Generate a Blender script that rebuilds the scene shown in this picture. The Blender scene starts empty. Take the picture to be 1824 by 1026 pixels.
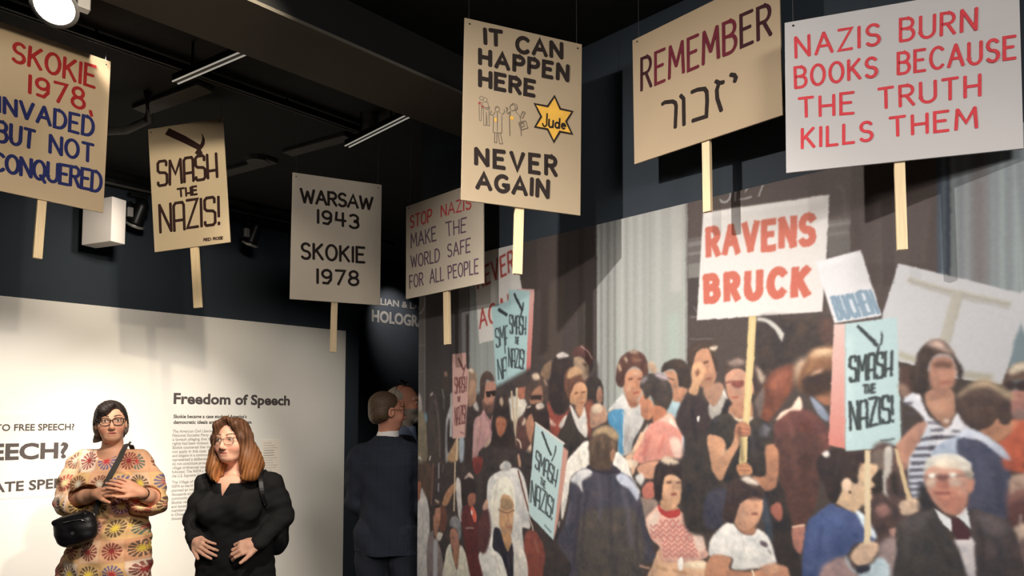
import bpy, bmesh, math, random
import numpy as np
from mathutils import Vector, Matrix

# ------------------------------------------------------------------ camera
F = 1254.0                      # focal length in pixels of the 1824-wide frame
PX, PY = 912.0, 675.0           # principal point (the picture is the upper part of a taller frame)
PITCH = math.atan((745.0 - PY) / F)
CAM = np.array([0.0, 0.0, 1.6])
SC = bpy.context.scene
COL = SC.collection
cd = bpy.data.cameras.new('camera'); co = bpy.data.objects.new('camera', cd); COL.objects.link(co)
co.location = CAM; co.rotation_euler = (math.pi / 2 + PITCH, 0, 0)
cd.sensor_fit = 'HORIZONTAL'; cd.sensor_width = 36.0; cd.lens = 36.0 * F / 1824.0
cd.shift_y = (PY - 513.0) / 1824.0
cd.clip_start = 0.05
SC.camera = co

def ray(x, y):
    u = (x - PX) / F; v = -(y - PY) / F
    return np.array([u, math.cos(PITCH) - v * math.sin(PITCH), math.sin(PITCH) + v * math.cos(PITCH)])
def hit(x, y, P0, n):
    r = ray(x, y); return CAM + np.dot(np.asarray(P0) - CAM, n) / np.dot(r, n) * r
def hitz(x, y, z):
    r = ray(x, y); return CAM + (z - 1.6) / r[2] * r
def aty(x, y, Y):
    r = ray(x, y); return CAM + Y / r[1] * r
A1 = math.radians(44.3)
D1 = np.array([math.sin(A1), math.cos(A1), 0.0])      # along the white wall, away to the right
D2 = np.array([-math.cos(A1), math.sin(A1), 0.0])     # along the mural, away to the left
UP = np.array([0, 0, 1.0])
WL = hitz(190, 546, 2.44); WL[2] = 0                  # a point of the white wall
WM = aty(745, 745, 4.1); WM[2] = 0                    # the left edge of the mural
CEIL = 3.36

# ------------------------------------------------------------------ world, exposure, lights
wd = bpy.data.worlds.new('world'); SC.world = wd; wd.use_nodes = True
wd.node_tree.nodes['Background'].inputs[0].default_value = (0.62, 0.66, 0.75, 1)
wd.node_tree.nodes['Background'].inputs[1].default_value = 0.035
SC.view_settings.view_transform = 'Standard'; SC.view_settings.look = 'None'
SC.view_settings.exposure = 0.0; SC.view_settings.gamma = 1.0

def spot(name, loc, target, power, angle, blend=0.6, col=(1, .84, .66), rad=0.03):
    l = bpy.data.lights.new(name, 'SPOT'); l.energy = power; l.color = col
    l.spot_size = math.radians(angle); l.spot_blend = blend; l.shadow_soft_size = rad
    o = bpy.data.objects.new(name, l); COL.objects.link(o); o.location = Vector(loc)
    o.rotation_euler = (Vector(target) - Vector(loc)).to_track_quat('-Z', 'Y').to_euler()
    return o
def onwall(px, py):                                   # a point on the white wall
    return hit(px, py, WL, D2)
# the track spot whose placard shadows fall on the mural
spot('mural_spot', (-0.87, 1.62, 3.15), (0.70, 2.75, 1.30), 200, 110, 1.0, (1, .91, .82), 0.022)
spot('mural_low_fill', (-0.5, 0.3, 3.2), (0.45, 3.05, 1.10), 390, 54, 1.0, (1, .92, .82), 0.05)  # unseen fill, added to brighten the lower mural
spot('mural_low_fill', (0.5, -0.3, 3.2), (1.35, 2.25, 1.05), 150, 56, 1.0, (1, .92, .82), 0.05)  # second added fill, for the lower right of the mural
def area(name, loc, target, power, size, col=(1, .88, .74)):
    l = bpy.data.lights.new(name, 'AREA'); l.energy = power; l.color = col; l.shape = 'DISK'; l.size = size
    o = bpy.data.objects.new(name, l); COL.objects.link(o); o.location = Vector(loc)
    o.rotation_euler = (Vector(target) - Vector(loc)).to_track_quat('-Z', 'Y').to_euler(); return o
area('mural_area_fill', (1.3, -0.9, 3.2), (1.0, 2.5, 1.1), 85, .9, (1, .93, .86))       # unseen soft fill, added to lift the mural's shadows
spot('mural_side_fill', (-1.45, 2.35, 3.2), (-0.15, 3.75, 1.1), 190, 76, 1.0, (1, .88, .76), 0.05)  # unseen fill, added for the mural's darker left part
# spots washing the white wall
for px, py, pw, ang in ((262, 905, 420, 48), (-10, 925, 500, 50), (490, 860, 145, 64)):
    t = onwall(px, py); s = t - D2 * 2.25; s[2] = 3.24
    spot('wall_wash_spot', s, t, pw, ang, 1.0, (1, .92, .81), 0.04)
t = onwall(150, 505); s = t - D2 * 1.3; s[2] = 2.95
spot('wall_wash_spot', s, t, 36, 92, 1.0, (1, .90, .78), 0.05)  # extra lamp, added to imitate spill on the navy wall above
# spots on the placards at the left
spot('placard_spot', (0.2, 0.9, 2.98), (-2.0, 3.0, 2.66), 150, 40, 0.8, (1, .86, .66), 0.03)
spot('placard_spot', (-0.5, 1.7, 3.2), (-1.8, 3.87, 2.85), 200, 26, 0.8, (1, .86, .66), 0.03)
# spots over the visitors
spot('visitor_spot', (-0.25, 2.0, 3.24), (-2.15, 4.0, 1.32), 330, 30, 0.6, (1, .88, .74), 0.05)
spot('visitor_spot', (-1.3, 1.5, 3.24), (-2.3, 4.0, 1.25), 60, 30, 0.7, (1, .88, .74), 0.05)
spot('visitor_spot', (-0.55, 1.3, 3.22), (-1.42, 3.7, 1.25), 230, 26, 0.7, (1, .88, .74), 0.05)
spot('passage_spot', (-1.9, 3.1, 3.25), (-0.75, 4.5, 1.5), 40, 40, 0.9, (1, .87, .74), 0.05)
t = hit(700, 570, WL + D2 * .75, D2); s = t - D2 * .55 - D1 * .25; s[2] = 3.25
spot('lettering_spot', s, t, 55, 56, 0.9, (1, .92, .84), 0.03)

# ------------------------------------------------------------------ helpers
def srgb(c):
    c = np.asarray(c, float) / 255.0
    return tuple(np.where(c <= .04045, c / 12.92, ((c + .055) / 1.055) ** 2.4))
def mat(name, c, rough=.7, noise=0.0, scale=20, metal=0.0, bump=0.0, bscale=None, spec=.4, wood=False, emit=None):
    m = bpy.data.materials.new(name); m.use_nodes = True
    nt = m.node_tree; b = nt.nodes['Principled BSDF']
    lin = srgb(c)
    b.inputs['Base Color'].default_value = (*lin, 1); b.inputs['Roughness'].default_value = rough
    b.inputs['Metallic'].default_value = metal; b.inputs['Specular IOR Level'].default_value = spec
    tc = nt.nodes.new('ShaderNodeTexCoord')
    n = nt.nodes.new('ShaderNodeTexNoise'); n.inputs['Scale'].default_value = scale; n.inputs['Detail'].default_value = 4
    mp = nt.nodes.new('ShaderNodeMapping'); nt.links.new(tc.outputs['Object'], mp.inputs[0]); nt.links.new(mp.outputs[0], n.inputs['Vector'])
    if wood: mp.inputs['Scale'].default_value = (6, 6, .25)
    if noise:
        r = nt.nodes.new('ShaderNodeValToRGB')
        r.color_ramp.elements[0].position = .3; r.color_ramp.elements[1].position = .7
        r.color_ramp.elements[0].color = (*[x * (1 - noise) for x in lin], 1)
        r.color_ramp.elements[1].color = (*[min(1, x * (1 + noise)) for x in lin], 1)
        nt.links.new(n.outputs['Fac'], r.inputs[0]); nt.links.new(r.outputs[0], b.inputs['Base Color'])
    if bump:
        n2 = nt.nodes.new('ShaderNodeTexNoise'); n2.inputs['Scale'].default_value = bscale or scale; n2.inputs['Detail'].default_value = 3
        nt.links.new(tc.outputs['Object'], n2.inputs['Vector'])
        bp = nt.nodes.new('ShaderNodeBump'); bp.inputs['Strength'].default_value = bump; bp.inputs['Distance'].default_value = .004
        nt.links.new(n2.outputs['Fac'], bp.inputs['Height']); nt.links.new(bp.outputs[0], b.inputs['Normal'])
    if emit:
        b.inputs['Emission Color'].default_value = (*srgb(emit[0]), 1); b.inputs['Emission Strength'].default_value = emit[1]
    return m
def vmat(name, rough=.75, spec=.3, bump=0.0, bscale=200):           # colour comes from the mesh's colour attribute
    m = mat(name, (200, 200, 200), rough, spec=spec, bump=bump, bscale=bscale)
    nt = m.node_tree; a = nt.nodes.new('ShaderNodeVertexColor'); a.layer_name = 'Col'
    nt.links.new(a.outputs['Color'], nt.nodes['Principled BSDF'].inputs['Base Color'])
    return m
M = dict(
    white=mat('white_wall_paint', (226, 222, 214), .75, .015, 3, bump=.05, bscale=60),
    navy=mat('navy_wall_paint', (38, 47, 56), .8, .06, 4, bump=.05, bscale=80),
    charcoal=mat('charcoal_wall_paint', (36, 42, 50), .8, .06, 4),
    black=mat('black_ceiling_paint', (12, 13, 14), .85, .15, 3, bump=.3, bscale=25),
    beam=mat('taupe_beam_paint', (92, 88, 80), .85, .08, 2, spec=.15),
    duct=mat('dark_duct_paint', (74, 72, 70), .7, .1, 6),
    rail=mat('track_black_metal', (22, 22, 23), .4, .1, 30, .4),
    edge=mat('track_bright_edge', (170, 168, 165), .35, .05, 30, .6),
    carpet=mat('dark_carpet', (52, 50, 50), .95, .25, 150, bump=.6, bscale=300),
    board_w=mat('placard_board_white', (188, 186, 187), .7, .02, 5, bump=.04, bscale=120),
    board_c=mat('placard_board_cream', (196, 178, 148), .7, .025, 5, bump=.04, bscale=120),
    board_t=mat('placard_board_tan', (204, 182, 150), .7, .03, 4, bump=.04, bscale=120),
    board_r=mat('placard_board_buff', (176, 156, 128), .7, .03, 4, bump=.04, bscale=120),
    board_b=mat('placard_board_beige', (168, 151, 125), .7, .025, 5, bump=.04, bscale=120),
    board_g=mat('placard_board_grey', (208, 197, 179), .7, .02, 5, bump=.04, bscale=120),
    stick=mat('pale_pine', (228, 205, 165), .6, .10, 30, bump=.1, bscale=60, wood=True),
    ink=mat('black_paint', (45, 38, 36), .85, .12, 60, spec=.15),
    brown=mat('brown_ink', (52, 34, 32), .85, .2, 80, spec=.15),
    red=mat('red_paint', (205, 70, 78), .85, .10, 60, spec=.15),
    redd=mat('dark_red_paint', (172, 48, 50), .85, .14, 60, spec=.15),
    blue=mat('blue_paint', (45, 52, 108), .85, .16, 60, spec=.15),
    maroon=mat('maroon_paint', (104, 40, 52), .85, .14, 60, spec=.15),
    maroon_d=mat('dark_maroon_paint', (62, 34, 40), .85, .14, 60, spec=.15),
    purple=mat('purple_grey_marker', (108, 88, 106), .85, .12, 60, spec=.15),
    redthin=mat('thin_red_marker', (214, 84, 84), .85, .12, 60, spec=.15),
    yellow=mat('yellow_star_paint', (226, 176, 72), .6, .08, 20),
    pencil=mat('pencil_line', (120, 108, 96), .7, .1, 60),
    vinyl=mat('dark_vinyl_lettering', (72, 64, 62), .6, .03, 20),
    vinyl_l=mat('grey_vinyl_lettering', (150, 146, 140), .6, .03, 20),
    vinyl_s=mat('silver_lettering', (112, 110, 107), .5, .03, 20),
    cream=mat('cream_text_panel', (232, 222, 208), .75, .01, 3),
    whitebox=mat('white_box_paint', (225, 218, 212), .5, .02, 8),
    steel=mat('galvanised_wire', (120, 120, 122), .35, .05, 40, .8),
    glass=None,
)

def link(name, me, m=None, parent=None, smooth=False):
    o = bpy.data.objects.new(name, me); COL.objects.link(o)
    if m is not None: me.materials.append(m)
    if parent is not None: o.parent = parent
    if smooth: me.polygons.foreach_set('use_smooth', [True] * len(me.polygons))
    return o
def thing(name, label, cat, loc=(0, 0, 0), rotz=0.0, group=None):
    o = bpy.data.objects.new(name, None); COL.objects.link(o); o.empty_display_size = .05
    o.location = loc; o.rotation_euler = (0, 0, rotz)
    return tag(o, label, cat, group)
def tag(o, label=None, cat=None, group=None, kind=None):
    if label: o['label'] = label
    if cat: o['category'] = cat
    if group: o['group'] = group
    if kind: o['kind'] = kind
    return o
class MB:                                             # collects vertices and faces for ONE mesh
    def __init__(s): s.v = []; s.f = []
    def add(s, vs, fs):
        k = len(s.v); s.v += [tuple(map(float, p)) for p in vs]; s.f += [tuple(i + k for i in f) for f in fs]
    def box(s, c, ax, ay, az, sx, sy, sz):            # centre, three axes, full sizes
        c, ax, ay, az = (np.asarray(t, float) for t in (c, ax, ay, az))
        vs = [c + ax * sx * i / 2 + ay * sy * j / 2 + az * sz * k / 2 for k in (-1, 1) for j in (-1, 1) for i in (-1, 1)]
        s.add(vs, [(0, 2, 3, 1), (4, 5, 7, 6), (0, 1, 5, 4), (2, 6, 7, 3), (0, 4, 6, 2), (1, 3, 7, 5)])
    def tube(s, pts, r, n=8, caps=True):
        pts = [np.asarray(p, float) for p in pts]; rs = r if hasattr(r, '__len__') else [r] * len(pts)
        rings = []
        for i, p in enumerate(pts):
            t = pts[min(i + 1, len(pts) - 1)] - pts[max(i - 1, 0)]; t = t / (np.linalg.norm(t) + 1e-12)
            a = np.cross(t, UP if abs(t[2]) < .95 else np.array([1, 0, 0])); a /= np.linalg.norm(a); b = np.cross(t, a)
            rings.append([p + rs[i] * (a * math.cos(2 * math.pi * k / n) + b * math.sin(2 * math.pi * k / n)) for k in range(n)])
        vs = [q for rg in rings for q in rg]; fs = []
        for i in range(len(pts) - 1):
            for k in range(n):
                fs.append((i * n + k, i * n + (k + 1) % n, (i + 1) * n + (k + 1) % n, (i + 1) * n + k))
        if caps: fs += [tuple(range(n))[::-1], tuple((len(pts) - 1) * n + k for k in range(n))]
        s.add(vs, fs)
    def prism(s, poly, n, th):                        # planar outline extruded along n
        n = np.asarray(n, float); k = len(poly); poly = [np.asarray(p, float) for p in poly]
        vs = poly + [p + n * th for p in poly]
        s.add(vs, [tuple(range(k))[::-1], tuple(range(k, 2 * k))] + [(i, (i + 1) % k, (i + 1) % k + k, i + k) for i in range(k)])
    def build(s, name, m, parent=None, smooth=False, bevel=0.0, world=True):
        me = bpy.data.meshes.new(name)
        vs = s.v
        if parent is not None and world:              # vertices given in world space: bring them into the parent's frame
            iv = Matrix.LocRotScale(parent.location, parent.rotation_euler, None).inverted() if parent.parent is None else \
                (Matrix.LocRotScale(parent.parent.location, parent.parent.rotation_euler, None) @ Matrix.LocRotScale(parent.location, parent.rotation_euler, None)).inverted()
            vs = [iv @ Vector(p) for p in vs]
        elif parent is None and world and vs:
            c = np.mean(np.asarray(vs), 0); c[2] = min(p[2] for p in vs); vs = [np.asarray(p) - c for p in vs]
        me.from_pydata([tuple(p) for p in vs], [], s.f)
        bm = bmesh.new(); bm.from_mesh(me); bmesh.ops.recalc_face_normals(bm, faces=bm.faces[:]); bm.to_mesh(me); bm.free()
        o = link(name, me, m, parent, smooth)
        if parent is None and world and s.v: o.location = c
        if bevel:
            b = o.modifiers.new('bevel', 'BEVEL'); b.width = bevel; b.segments = 2; b.limit_method = 'ANGLE'
        return o
def wallbox(name, a, b, n, th, z0, z1, m, kind='structure', **kw):   # a wall from a to b (plan), thickness th along n
    mb = MB(); a, b, n = (np.asarray(t, float) for t in (a, b, n))
    poly = [np.array([*p[:2], z0]) for p in (a, b, b + n * th, a + n * th)]
    mb.prism(poly, UP, z1 - z0)
    o = mb.build(name, m); tag(o, kind=kind)
    return o

# ------------------------------------------------------------------ the room
def along(P0, d, px, n, y=745):                       # distance along d from P0 of the point seen in column px
    return float(np.dot(hit(px, y, P0, n) - P0, d))
mb = MB(); mb.prism([(-9, -4, -.1), (6, -4, -.1), (6, 13, -.1), (-9, 13, -.1)], UP, .1); tag(mb.build('floor', M['carpet']), kind='structure')
mb = MB(); mb.prism([(-9, -4, CEIL), (6, -4, CEIL), (6, 13, CEIL), (-9, 13, CEIL)], UP, .1); tag(mb.build('ceiling', M['black']), kind='structure')
s_end = along(WL, D1, 614, D2); s_dark = along(WL, D1, 640, D2)
w0 = WL - D1 * 4.5
wallbox('wall_left', w0, WL + D1 * s_end, D2, .02, 0, 2.44, M['white'])
wallbox('wall_left_upper', w0 + D2 * .021, WL + D1 * s_dark + D2 * .021, D2, .14, 0, CEIL, M['navy'])
WB = WL + D2 * .75
wallbox('wall_back', WB + D1 * (s_dark - .6), WB + D1 * (s_dark + 5), D2, .1, 0, CEIL, M['charcoal'])
# partition that carries the mural; the print itself is a panel in front of it
MUR_R = 3.75                                          # its length towards the right, past the frame
wallbox('wall_right', WM + D1 * .012, WM - D2 * MUR_R + D1 * .012, D1, .14, 0, CEIL, M['navy'])
o = wallbox('baseboard_left', w0 - D2 * .012, WL + D1 * s_end - D2 * .012, D2, .0115, 0, .1, M['charcoal'])

# taupe soffit beam running parallel to the white wall
zb = 3.17
pa = hitz(200, 0, zb); pb = hitz(790, 238, zb); qa = hitz(451, 5, zb); qb = hitz(700, 114, zb)
oa = np.dot((pa + pb) / 2, D2); ob = np.dot((qa + qb) / 2, D2)
send = np.dot(WM, D1) + .012
beam_a = D2 * oa + D1 * (send - 9); beam_b = D2 * oa + D1 * (send - .004)
def beam_box(z0, z1, name, m):
    mb = MB(); mb.prism([np.array([*p[:2], z0]) for p in (beam_a, beam_b, beam_b + D2 * (ob - oa), beam_a + D2 * (ob - oa))], UP, z1 - z0)
    tag(mb.build(name, m), kind='structure')
beam_box(zb, zb + .015, 'trim_1', M['beam'])          # painted soffit board under a black beam
beam_box(zb + .0152, CEIL, 'trim_3', M['black'])

# lighting tracks: a black rail with two lips
LIP = mat('glowing_track_lip', (210, 205, 198), .4, emit=((255, 246, 232), .28))  # emission imitates light caught on the lips of the bright tracks
def track(a, b, label, w=.034, lit=False):
    a, b = np.asarray(a, float), np.asarray(b, float)
    t = thing('lighting_track', label, 'lighting track', (a + b) / 2)
    d = (b - a); L = np.linalg.norm(d); d /= L; n = np.cross(d, UP)
    mb = MB(); mb.box((a + b) / 2 + UP * .018, d, n, UP, L, w, .032); mb.build('rail', M['rail'], t)
    for sgn in (-1, 1):
        mb = MB(); mb.box((a + b) / 2 + n * sgn * (w / 2 - .003) + UP * -.0005, d, n, UP, L, .0055, .005); mb.build('lip', LIP if lit else M['duct'], t)
    k = max(2, int(L / .9))
    for i in range(k):
        p = a + d * L * (i + .5) / k
        mb = MB(); mb.tube([p + UP * .03, np.array([p[0], p[1], CEIL + .002])], .006, 6); mb.build('hanger', M['rail'], t)
    return t
za = 3.31; zq = 3.20
pa = hitz(-60, -8, za); pb = hitz(640, 236, za)
track(pa, pb, 'long dim lighting track crossing the ceiling behind the first red and blue placard')
track(hitz(312, 147, zq), hitz(442, 91, zq), 'short bright lighting track near the upper left beam edge', .034, True)
track(hitz(618, 261, zq), hitz(726, 207, zq), 'short bright lighting track above the grey placard about Warsaw', .034, True)
zd = 3.27
track(hitz(120, 310, zd), hitz(700, 437, zd), 'lighting track along the top of the navy wall holding two spotlights')
# cross beams and ducts, barely lit
DC = np.array([math.sin(math.radians(-58.5)), math.cos(math.radians(-58.5)), 0]); DN = np.cross(DC, UP)
k = 0
for (x0, y0, x1, y1, w, lb) in ((250, 200, 366, 158, .10, 'dim grey duct beside the short bright track at upper left'),
                               (512, 276, 622, 246, .085, 'dim grey duct left of the track above the Warsaw placard'),
                               (330, 330, 486, 288, .09, 'dim grey duct above the hammer placard')):
    a = hitz(x0, y0, CEIL - .026); b = hitz(x1, y1, CEIL - .026)
    d = (b - a); L = np.linalg.norm(d); d /= L
    mb = MB(); mb.box((a + b) / 2 + UP * .0125, d, np.cross(d, UP), UP, L, w, .023)
    o = mb.build('ceiling_duct', M['duct'], None, bevel=.003); tag(o, lb, 'duct')
a = hitz(150, 236, 3.2); b = hitz(262, 215, 3.2); c_ = hitz(225, 232, 3.2)
mb = MB(); mb.tube([a, c_, b, b + UP * .16], .022, 10); tag(mb.build('ceiling_pipe', M['duct'], None, True), 'thin dark pipe bending under the ceiling right of the first placard', 'pipe')
p = hitz(460, 290, CEIL - .03)
mb = MB(); mb.tube([p, p + UP * .028], [.075, .085], 24); tag(mb.build('ceiling_speaker', M['duct'], None), 'small round grey speaker disc on the black ceiling', 'speaker')
p = hitz(666, 216, CEIL - .045)
mb = MB(); mb.box(p, D1, D2, UP, .04, .04, .088); tag(mb.build('junction_box', M['duct'], None, bevel=.004), 'tiny grey junction box beside the far short track', 'junction box')

# track spotlights
def spotlight(top, aim, label, size=1.0, lit=0.0, zt=None):
    top = np.asarray(top, float); t = thing('track_spotlight', label, 'spotlight', top, 0, 'track spotlights')
    d = np.asarray(aim, float); d /= np.linalg.norm(d)
    c = top - UP * .13 * size
    mb = MB(); mb.box(top + UP * -.012, D1, D2, UP, .10 * size, .034, .026); mb.build('adapter', M['rail'], t, bevel=.003)
    n = np.cross(d, UP); n /= np.linalg.norm(n)
    mb = MB(); mb.tube([top - UP * .02, top - UP * .06 * size], .008 * size, 8)
    mb.tube([top - UP * .06 * size + n * .05 * size, c + n * .055 * size], .006 * size, 6); mb.tube([top - UP * .06 * size - n * .05 * size, c - n * .055 * size], .006 * size, 6)
    mb.tube([top - UP * .06 * size + n * .055 * size, top - UP * .06 * size - n * .055 * size], .006 * size, 6); mb.build('yoke', M['rail'], t, True)
    a = c - d * .075 * size; b = c + d * .075 * size
    mb = MB(); mb.tube([a - d * .03 * size, a, a + d * .01, b - d * .03 * size, b], [.02 * size, .036 * size, .04 * size, .044 * size, .056 * size], 24); mb.build('housing', M['rail'], t, True)
    mb = MB(); ring = [b - d * .012 * size, b + d * .004, b + d * .005]; mb.tube(ring, [.057 * size, .061 * size, .05 * size], 28, caps=False); mb.build('rim', M['edge'], t, True)
    mb = MB(); mb.tube([b + d * .001, b + d * .003], [.05 * size, .05 * size], 28)
    mb.build('lens', LENS if lit else M['steel'], t)
    mb = MB(); mb.box(c - n * .06 * size, D1, UP, D2, .035 * size, .06 * size, .03 * size); mb.build('driver_box', M['edge'], t, bevel=.003)
    return t
LENS = mat('lit_lens', (255, 250, 235), .3, emit=((255, 243, 220), 30.0))
for px, py, ax, lb in ((248, 347, (-.55, .3, -1), 'dark track spotlight between the first two placards, aimed down left'),
                       (452, 386, (-.45, .25, -1), 'dark track spotlight between the hammer placard and the grey Warsaw placard')):
    spotlight(hitz(px, py, zd - .002), ax, lb, 1.15)
# the lit spotlight at the very top left
tp = aty(68, 2, 2.0)
spotlight(tp + np.array([0.02, .06, .19]), (-tp + np.array([-.75, 0.5, .9])) * np.array([1, 1, 1]), 'bright lit spotlight at the top left corner of the ceiling', 1.05, 1.0)

# white box hung at the top of the navy wall
t = thing('wall_speaker', 'white rectangular box on the navy wall beside the first placard', 'speaker', onwall(200, 390) - D2 * .2)
Yb = 4.85; n0 = aty(199, 390, Yb); fl = aty(150, 395, Yb + .02)
ax = np.array([n0[0] - fl[0], -.085, 0]); ax /= np.linalg.norm(ax); ay = np.array([-ax[1], ax[0], 0])
hgt = 82 / F * Yb; zt_ = aty(199, 349.5, Yb)[2]
mb = MB(); cc = n0 - ax * .15 + ay * .055; cc[2] = zt_ - hgt / 2
mb.box(cc, ax, ay, UP, .30, .11, hgt); mb.build('cabinet', M['whitebox'], t, bevel=.004)
mb = MB(); mb.tube([cc + ay * .05, cc + ay * .05 + D2 * .42], .015, 8); mb.build('wall_bracket', M['rail'], t)
# ------------------------------------------------------------------ lettering on the walls (text curves turned to mesh)
def text_mesh(s, off=0.0):
    cu = bpy.data.curves.new('txt', 'FONT'); cu.body = s; cu.size = 1.0; cu.offset = off; cu.resolution_u = 3
    cu.extrude = 0.004
    o = bpy.data.objects.new('txt', cu); COL.objects.link(o)
    bpy.context.view_layer.update()
    me = bpy.data.meshes.new_from_object(o.evaluated_get(bpy.context.evaluated_depsgraph_get()))
    bpy.data.objects.remove(o); bpy.data.curves.remove(cu)
    v = np.array([p.co[:] for p in me.vertices]); f = [tuple(p.vertices) for p in me.polygons]
    bpy.data.meshes.remove(me)
    return v, f
CAPU = text_mesh('H')[0][:, 1].max()
def wall_text(mb, s, bl, br, cap, P0, n, off=.02, lift=.003):
    """s set on the plane (P0, n facing away from us) from pixel bl to pixel br on its baseline, cap height in pixels at bl"""
    v, f = text_mesh(s, off)
    a = hit(*bl, P0, n); b = hit(*br, P0, n); a2 = hit(bl[0], bl[1] - cap, P0, n)
    ex = (b - a) / (v[:, 0].max() - v[:, 0].min()); h = (a2[2] - a[2])
    x0 = v[:, 0].min(); capu = CAPU
    out = [a + ex * (p[0] - x0) + UP * (p[1] / capu * h) - n * (lift + p[2] * .15) for p in v]
    mb.add(out, f)
def text_thing(name, label, lines, P0, n, m, off=.02, lift=.003, group=None):
    mb = MB()
    for s, bl, br, cap in lines: wall_text(mb, s, bl, br, cap, P0, n, off, lift)
    o = mb.build(name, m); tag(o, label, 'wall lettering', group); return o
# cream strip behind the big questions
a = hit(-140, 741, WL, D2); b = hit(236, 735, WL, D2); c = hit(-140, 903, WL, D2)
mb = MB(); mb.box((a + b) / 2 - D2 * .001 + UP * ((c[2] - a[2]) / 2 - 0), D1, D2, UP, np.linalg.norm((b - a)[:2]), .002, a[2] - c[2])
tag(mb.build('trim_2', M['cream']), kind='structure')
text_thing('wall_question', 'dark wall line reading TO FREE SPEECH?', [('TO FREE SPEECH?', (-9, 767.5), (132, 765.5), 11.5)], WL, D2, M['vinyl'], .02, .004)
text_thing('wall_question', 'largest dark wall line ending in SPEECH? at left edge', [('SPEECH?', (-75, 821), (121, 814.5), 28)], WL, D2, M['vinyl'], .035, .004)
text_thing('wall_question', 'dark wall line HATE SPEECH partly behind the woman in the patterned dress', [('HATE SPEECH', (-36, 879), (148, 865), 17)], WL, D2, M['vinyl'], .025, .004)
text_thing('wall_heading', 'bold heading Freedom of Speech on the white wall', [('Freedom of Speech', (309, 718.5), (516, 721.5), 18)], WL, D2, M['vinyl'], .03, .002)
text_thing('wall_subheading', 'small bold two line introduction under the Freedom of Speech heading',
           [('Skokie became a case study of America\u2019s', (309, 744.5), (439, 744.5), 6), ('democratic ideals and the judicial process.', (309, 754.8), (449, 754.2), 6)], WL, D2, M['vinyl'], .018, .002)
P1 = ['The American Civil Liberties Union and the', 'National Socialist Party of America filed', 'a lawsuit alleging that the Nazis\u2019 First', 'rights had been violated. Lawyers for',
      'Skokie countered that the right to speak', 'not apply in this case. Displaying signs', 'and slogans in a community of Holocaust', 'represented a deliberate attempt to', 'do not constitute protected speech.',
      'village ordinances countless times', 'followed. The NSPA\u2019s right reached', 'the U.S. Supreme Court.']
P2 = ['The Village of Skokie issued the', 'NSPA to march on April 30. Then', 'planned an interfaith event with', 'thousands and assistance from the', 'community. As a result the march in', 'Skokie never materialized after all', 'and issued permits to groups while', 'members rallied at a city plaza', 'in Chicago, though outnumbered by', 'thousands of protesters.']
def para(lines, x, y0, dy, k):
    out = []
    for i, s in enumerate(lines):
        y = y0 + dy * i; w_ = len(s) * 2.62
        out.append((s, (x - i * k, y), (x - i * k + w_, y - w_ * (y - 745) / 2128 * .9), 5.0))
    return out
text_thing('wall_paragraph', 'upper grey paragraph of small wall text under the bold introduction', para(P1, 307.5, 770.5, 7.25, .12), WL, D2, M['vinyl_l'], .0, .002)
text_thing('wall_paragraph', 'lower grey paragraph of small wall text between the two women', para(P2, 306, 861.5, 7.2, .12), WL, D2, M['vinyl_l'], .0, .002)
# small label panel right of the long haired woman
t = thing('caption_label', 'small pale caption label on the white wall right of the long haired woman', 'label', hit(482, 820, WL, D2))
a = hit(466, 783, WL, D2); b = hit(499, 783, WL, D2); c = hit(466, 862, WL, D2)
mb = MB(); mb.box((a + b) / 2 - D2 * .002 + UP * ((c[2] - a[2]) / 2), D1, D2, UP, np.linalg.norm((b - a)[:2]), .003, a[2] - c[2]); mb.build('card', M['cream'], t)
mb = MB()
for i in range(14):
    y = 789 + i * 4.4; x1 = 488 if i in (3, 4, 5) else (470 + 25 * (.55 + .4 * math.sin(i * 2.3) ** 2))
    a = hit(469, y, WL, D2); b = hit(x1, y, WL, D2)
    mb.box((a + b) / 2 - D2 * .004, D1, D2, UP, np.linalg.norm(b - a), .0006, .0055 if i in (3, 4, 5) else .003)
mb.build('fine_print', M['vinyl_l'], t)
text_thing('wall_sign', 'large silver wall letters HOLOGRA above the two men', [('HOLOGRA', (661.5, 572), (757, 583), 19.5)], WB, D2, M['vinyl_s'], .04, .004)
text_thing('wall_sign', 'smaller silver wall letters LLIAN & LA over the larger silver word', [('LLIAN & LA', (669, 541.3), (747, 551.5), 11)], WB, D2, M['vinyl_s'], .03, .004)

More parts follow.
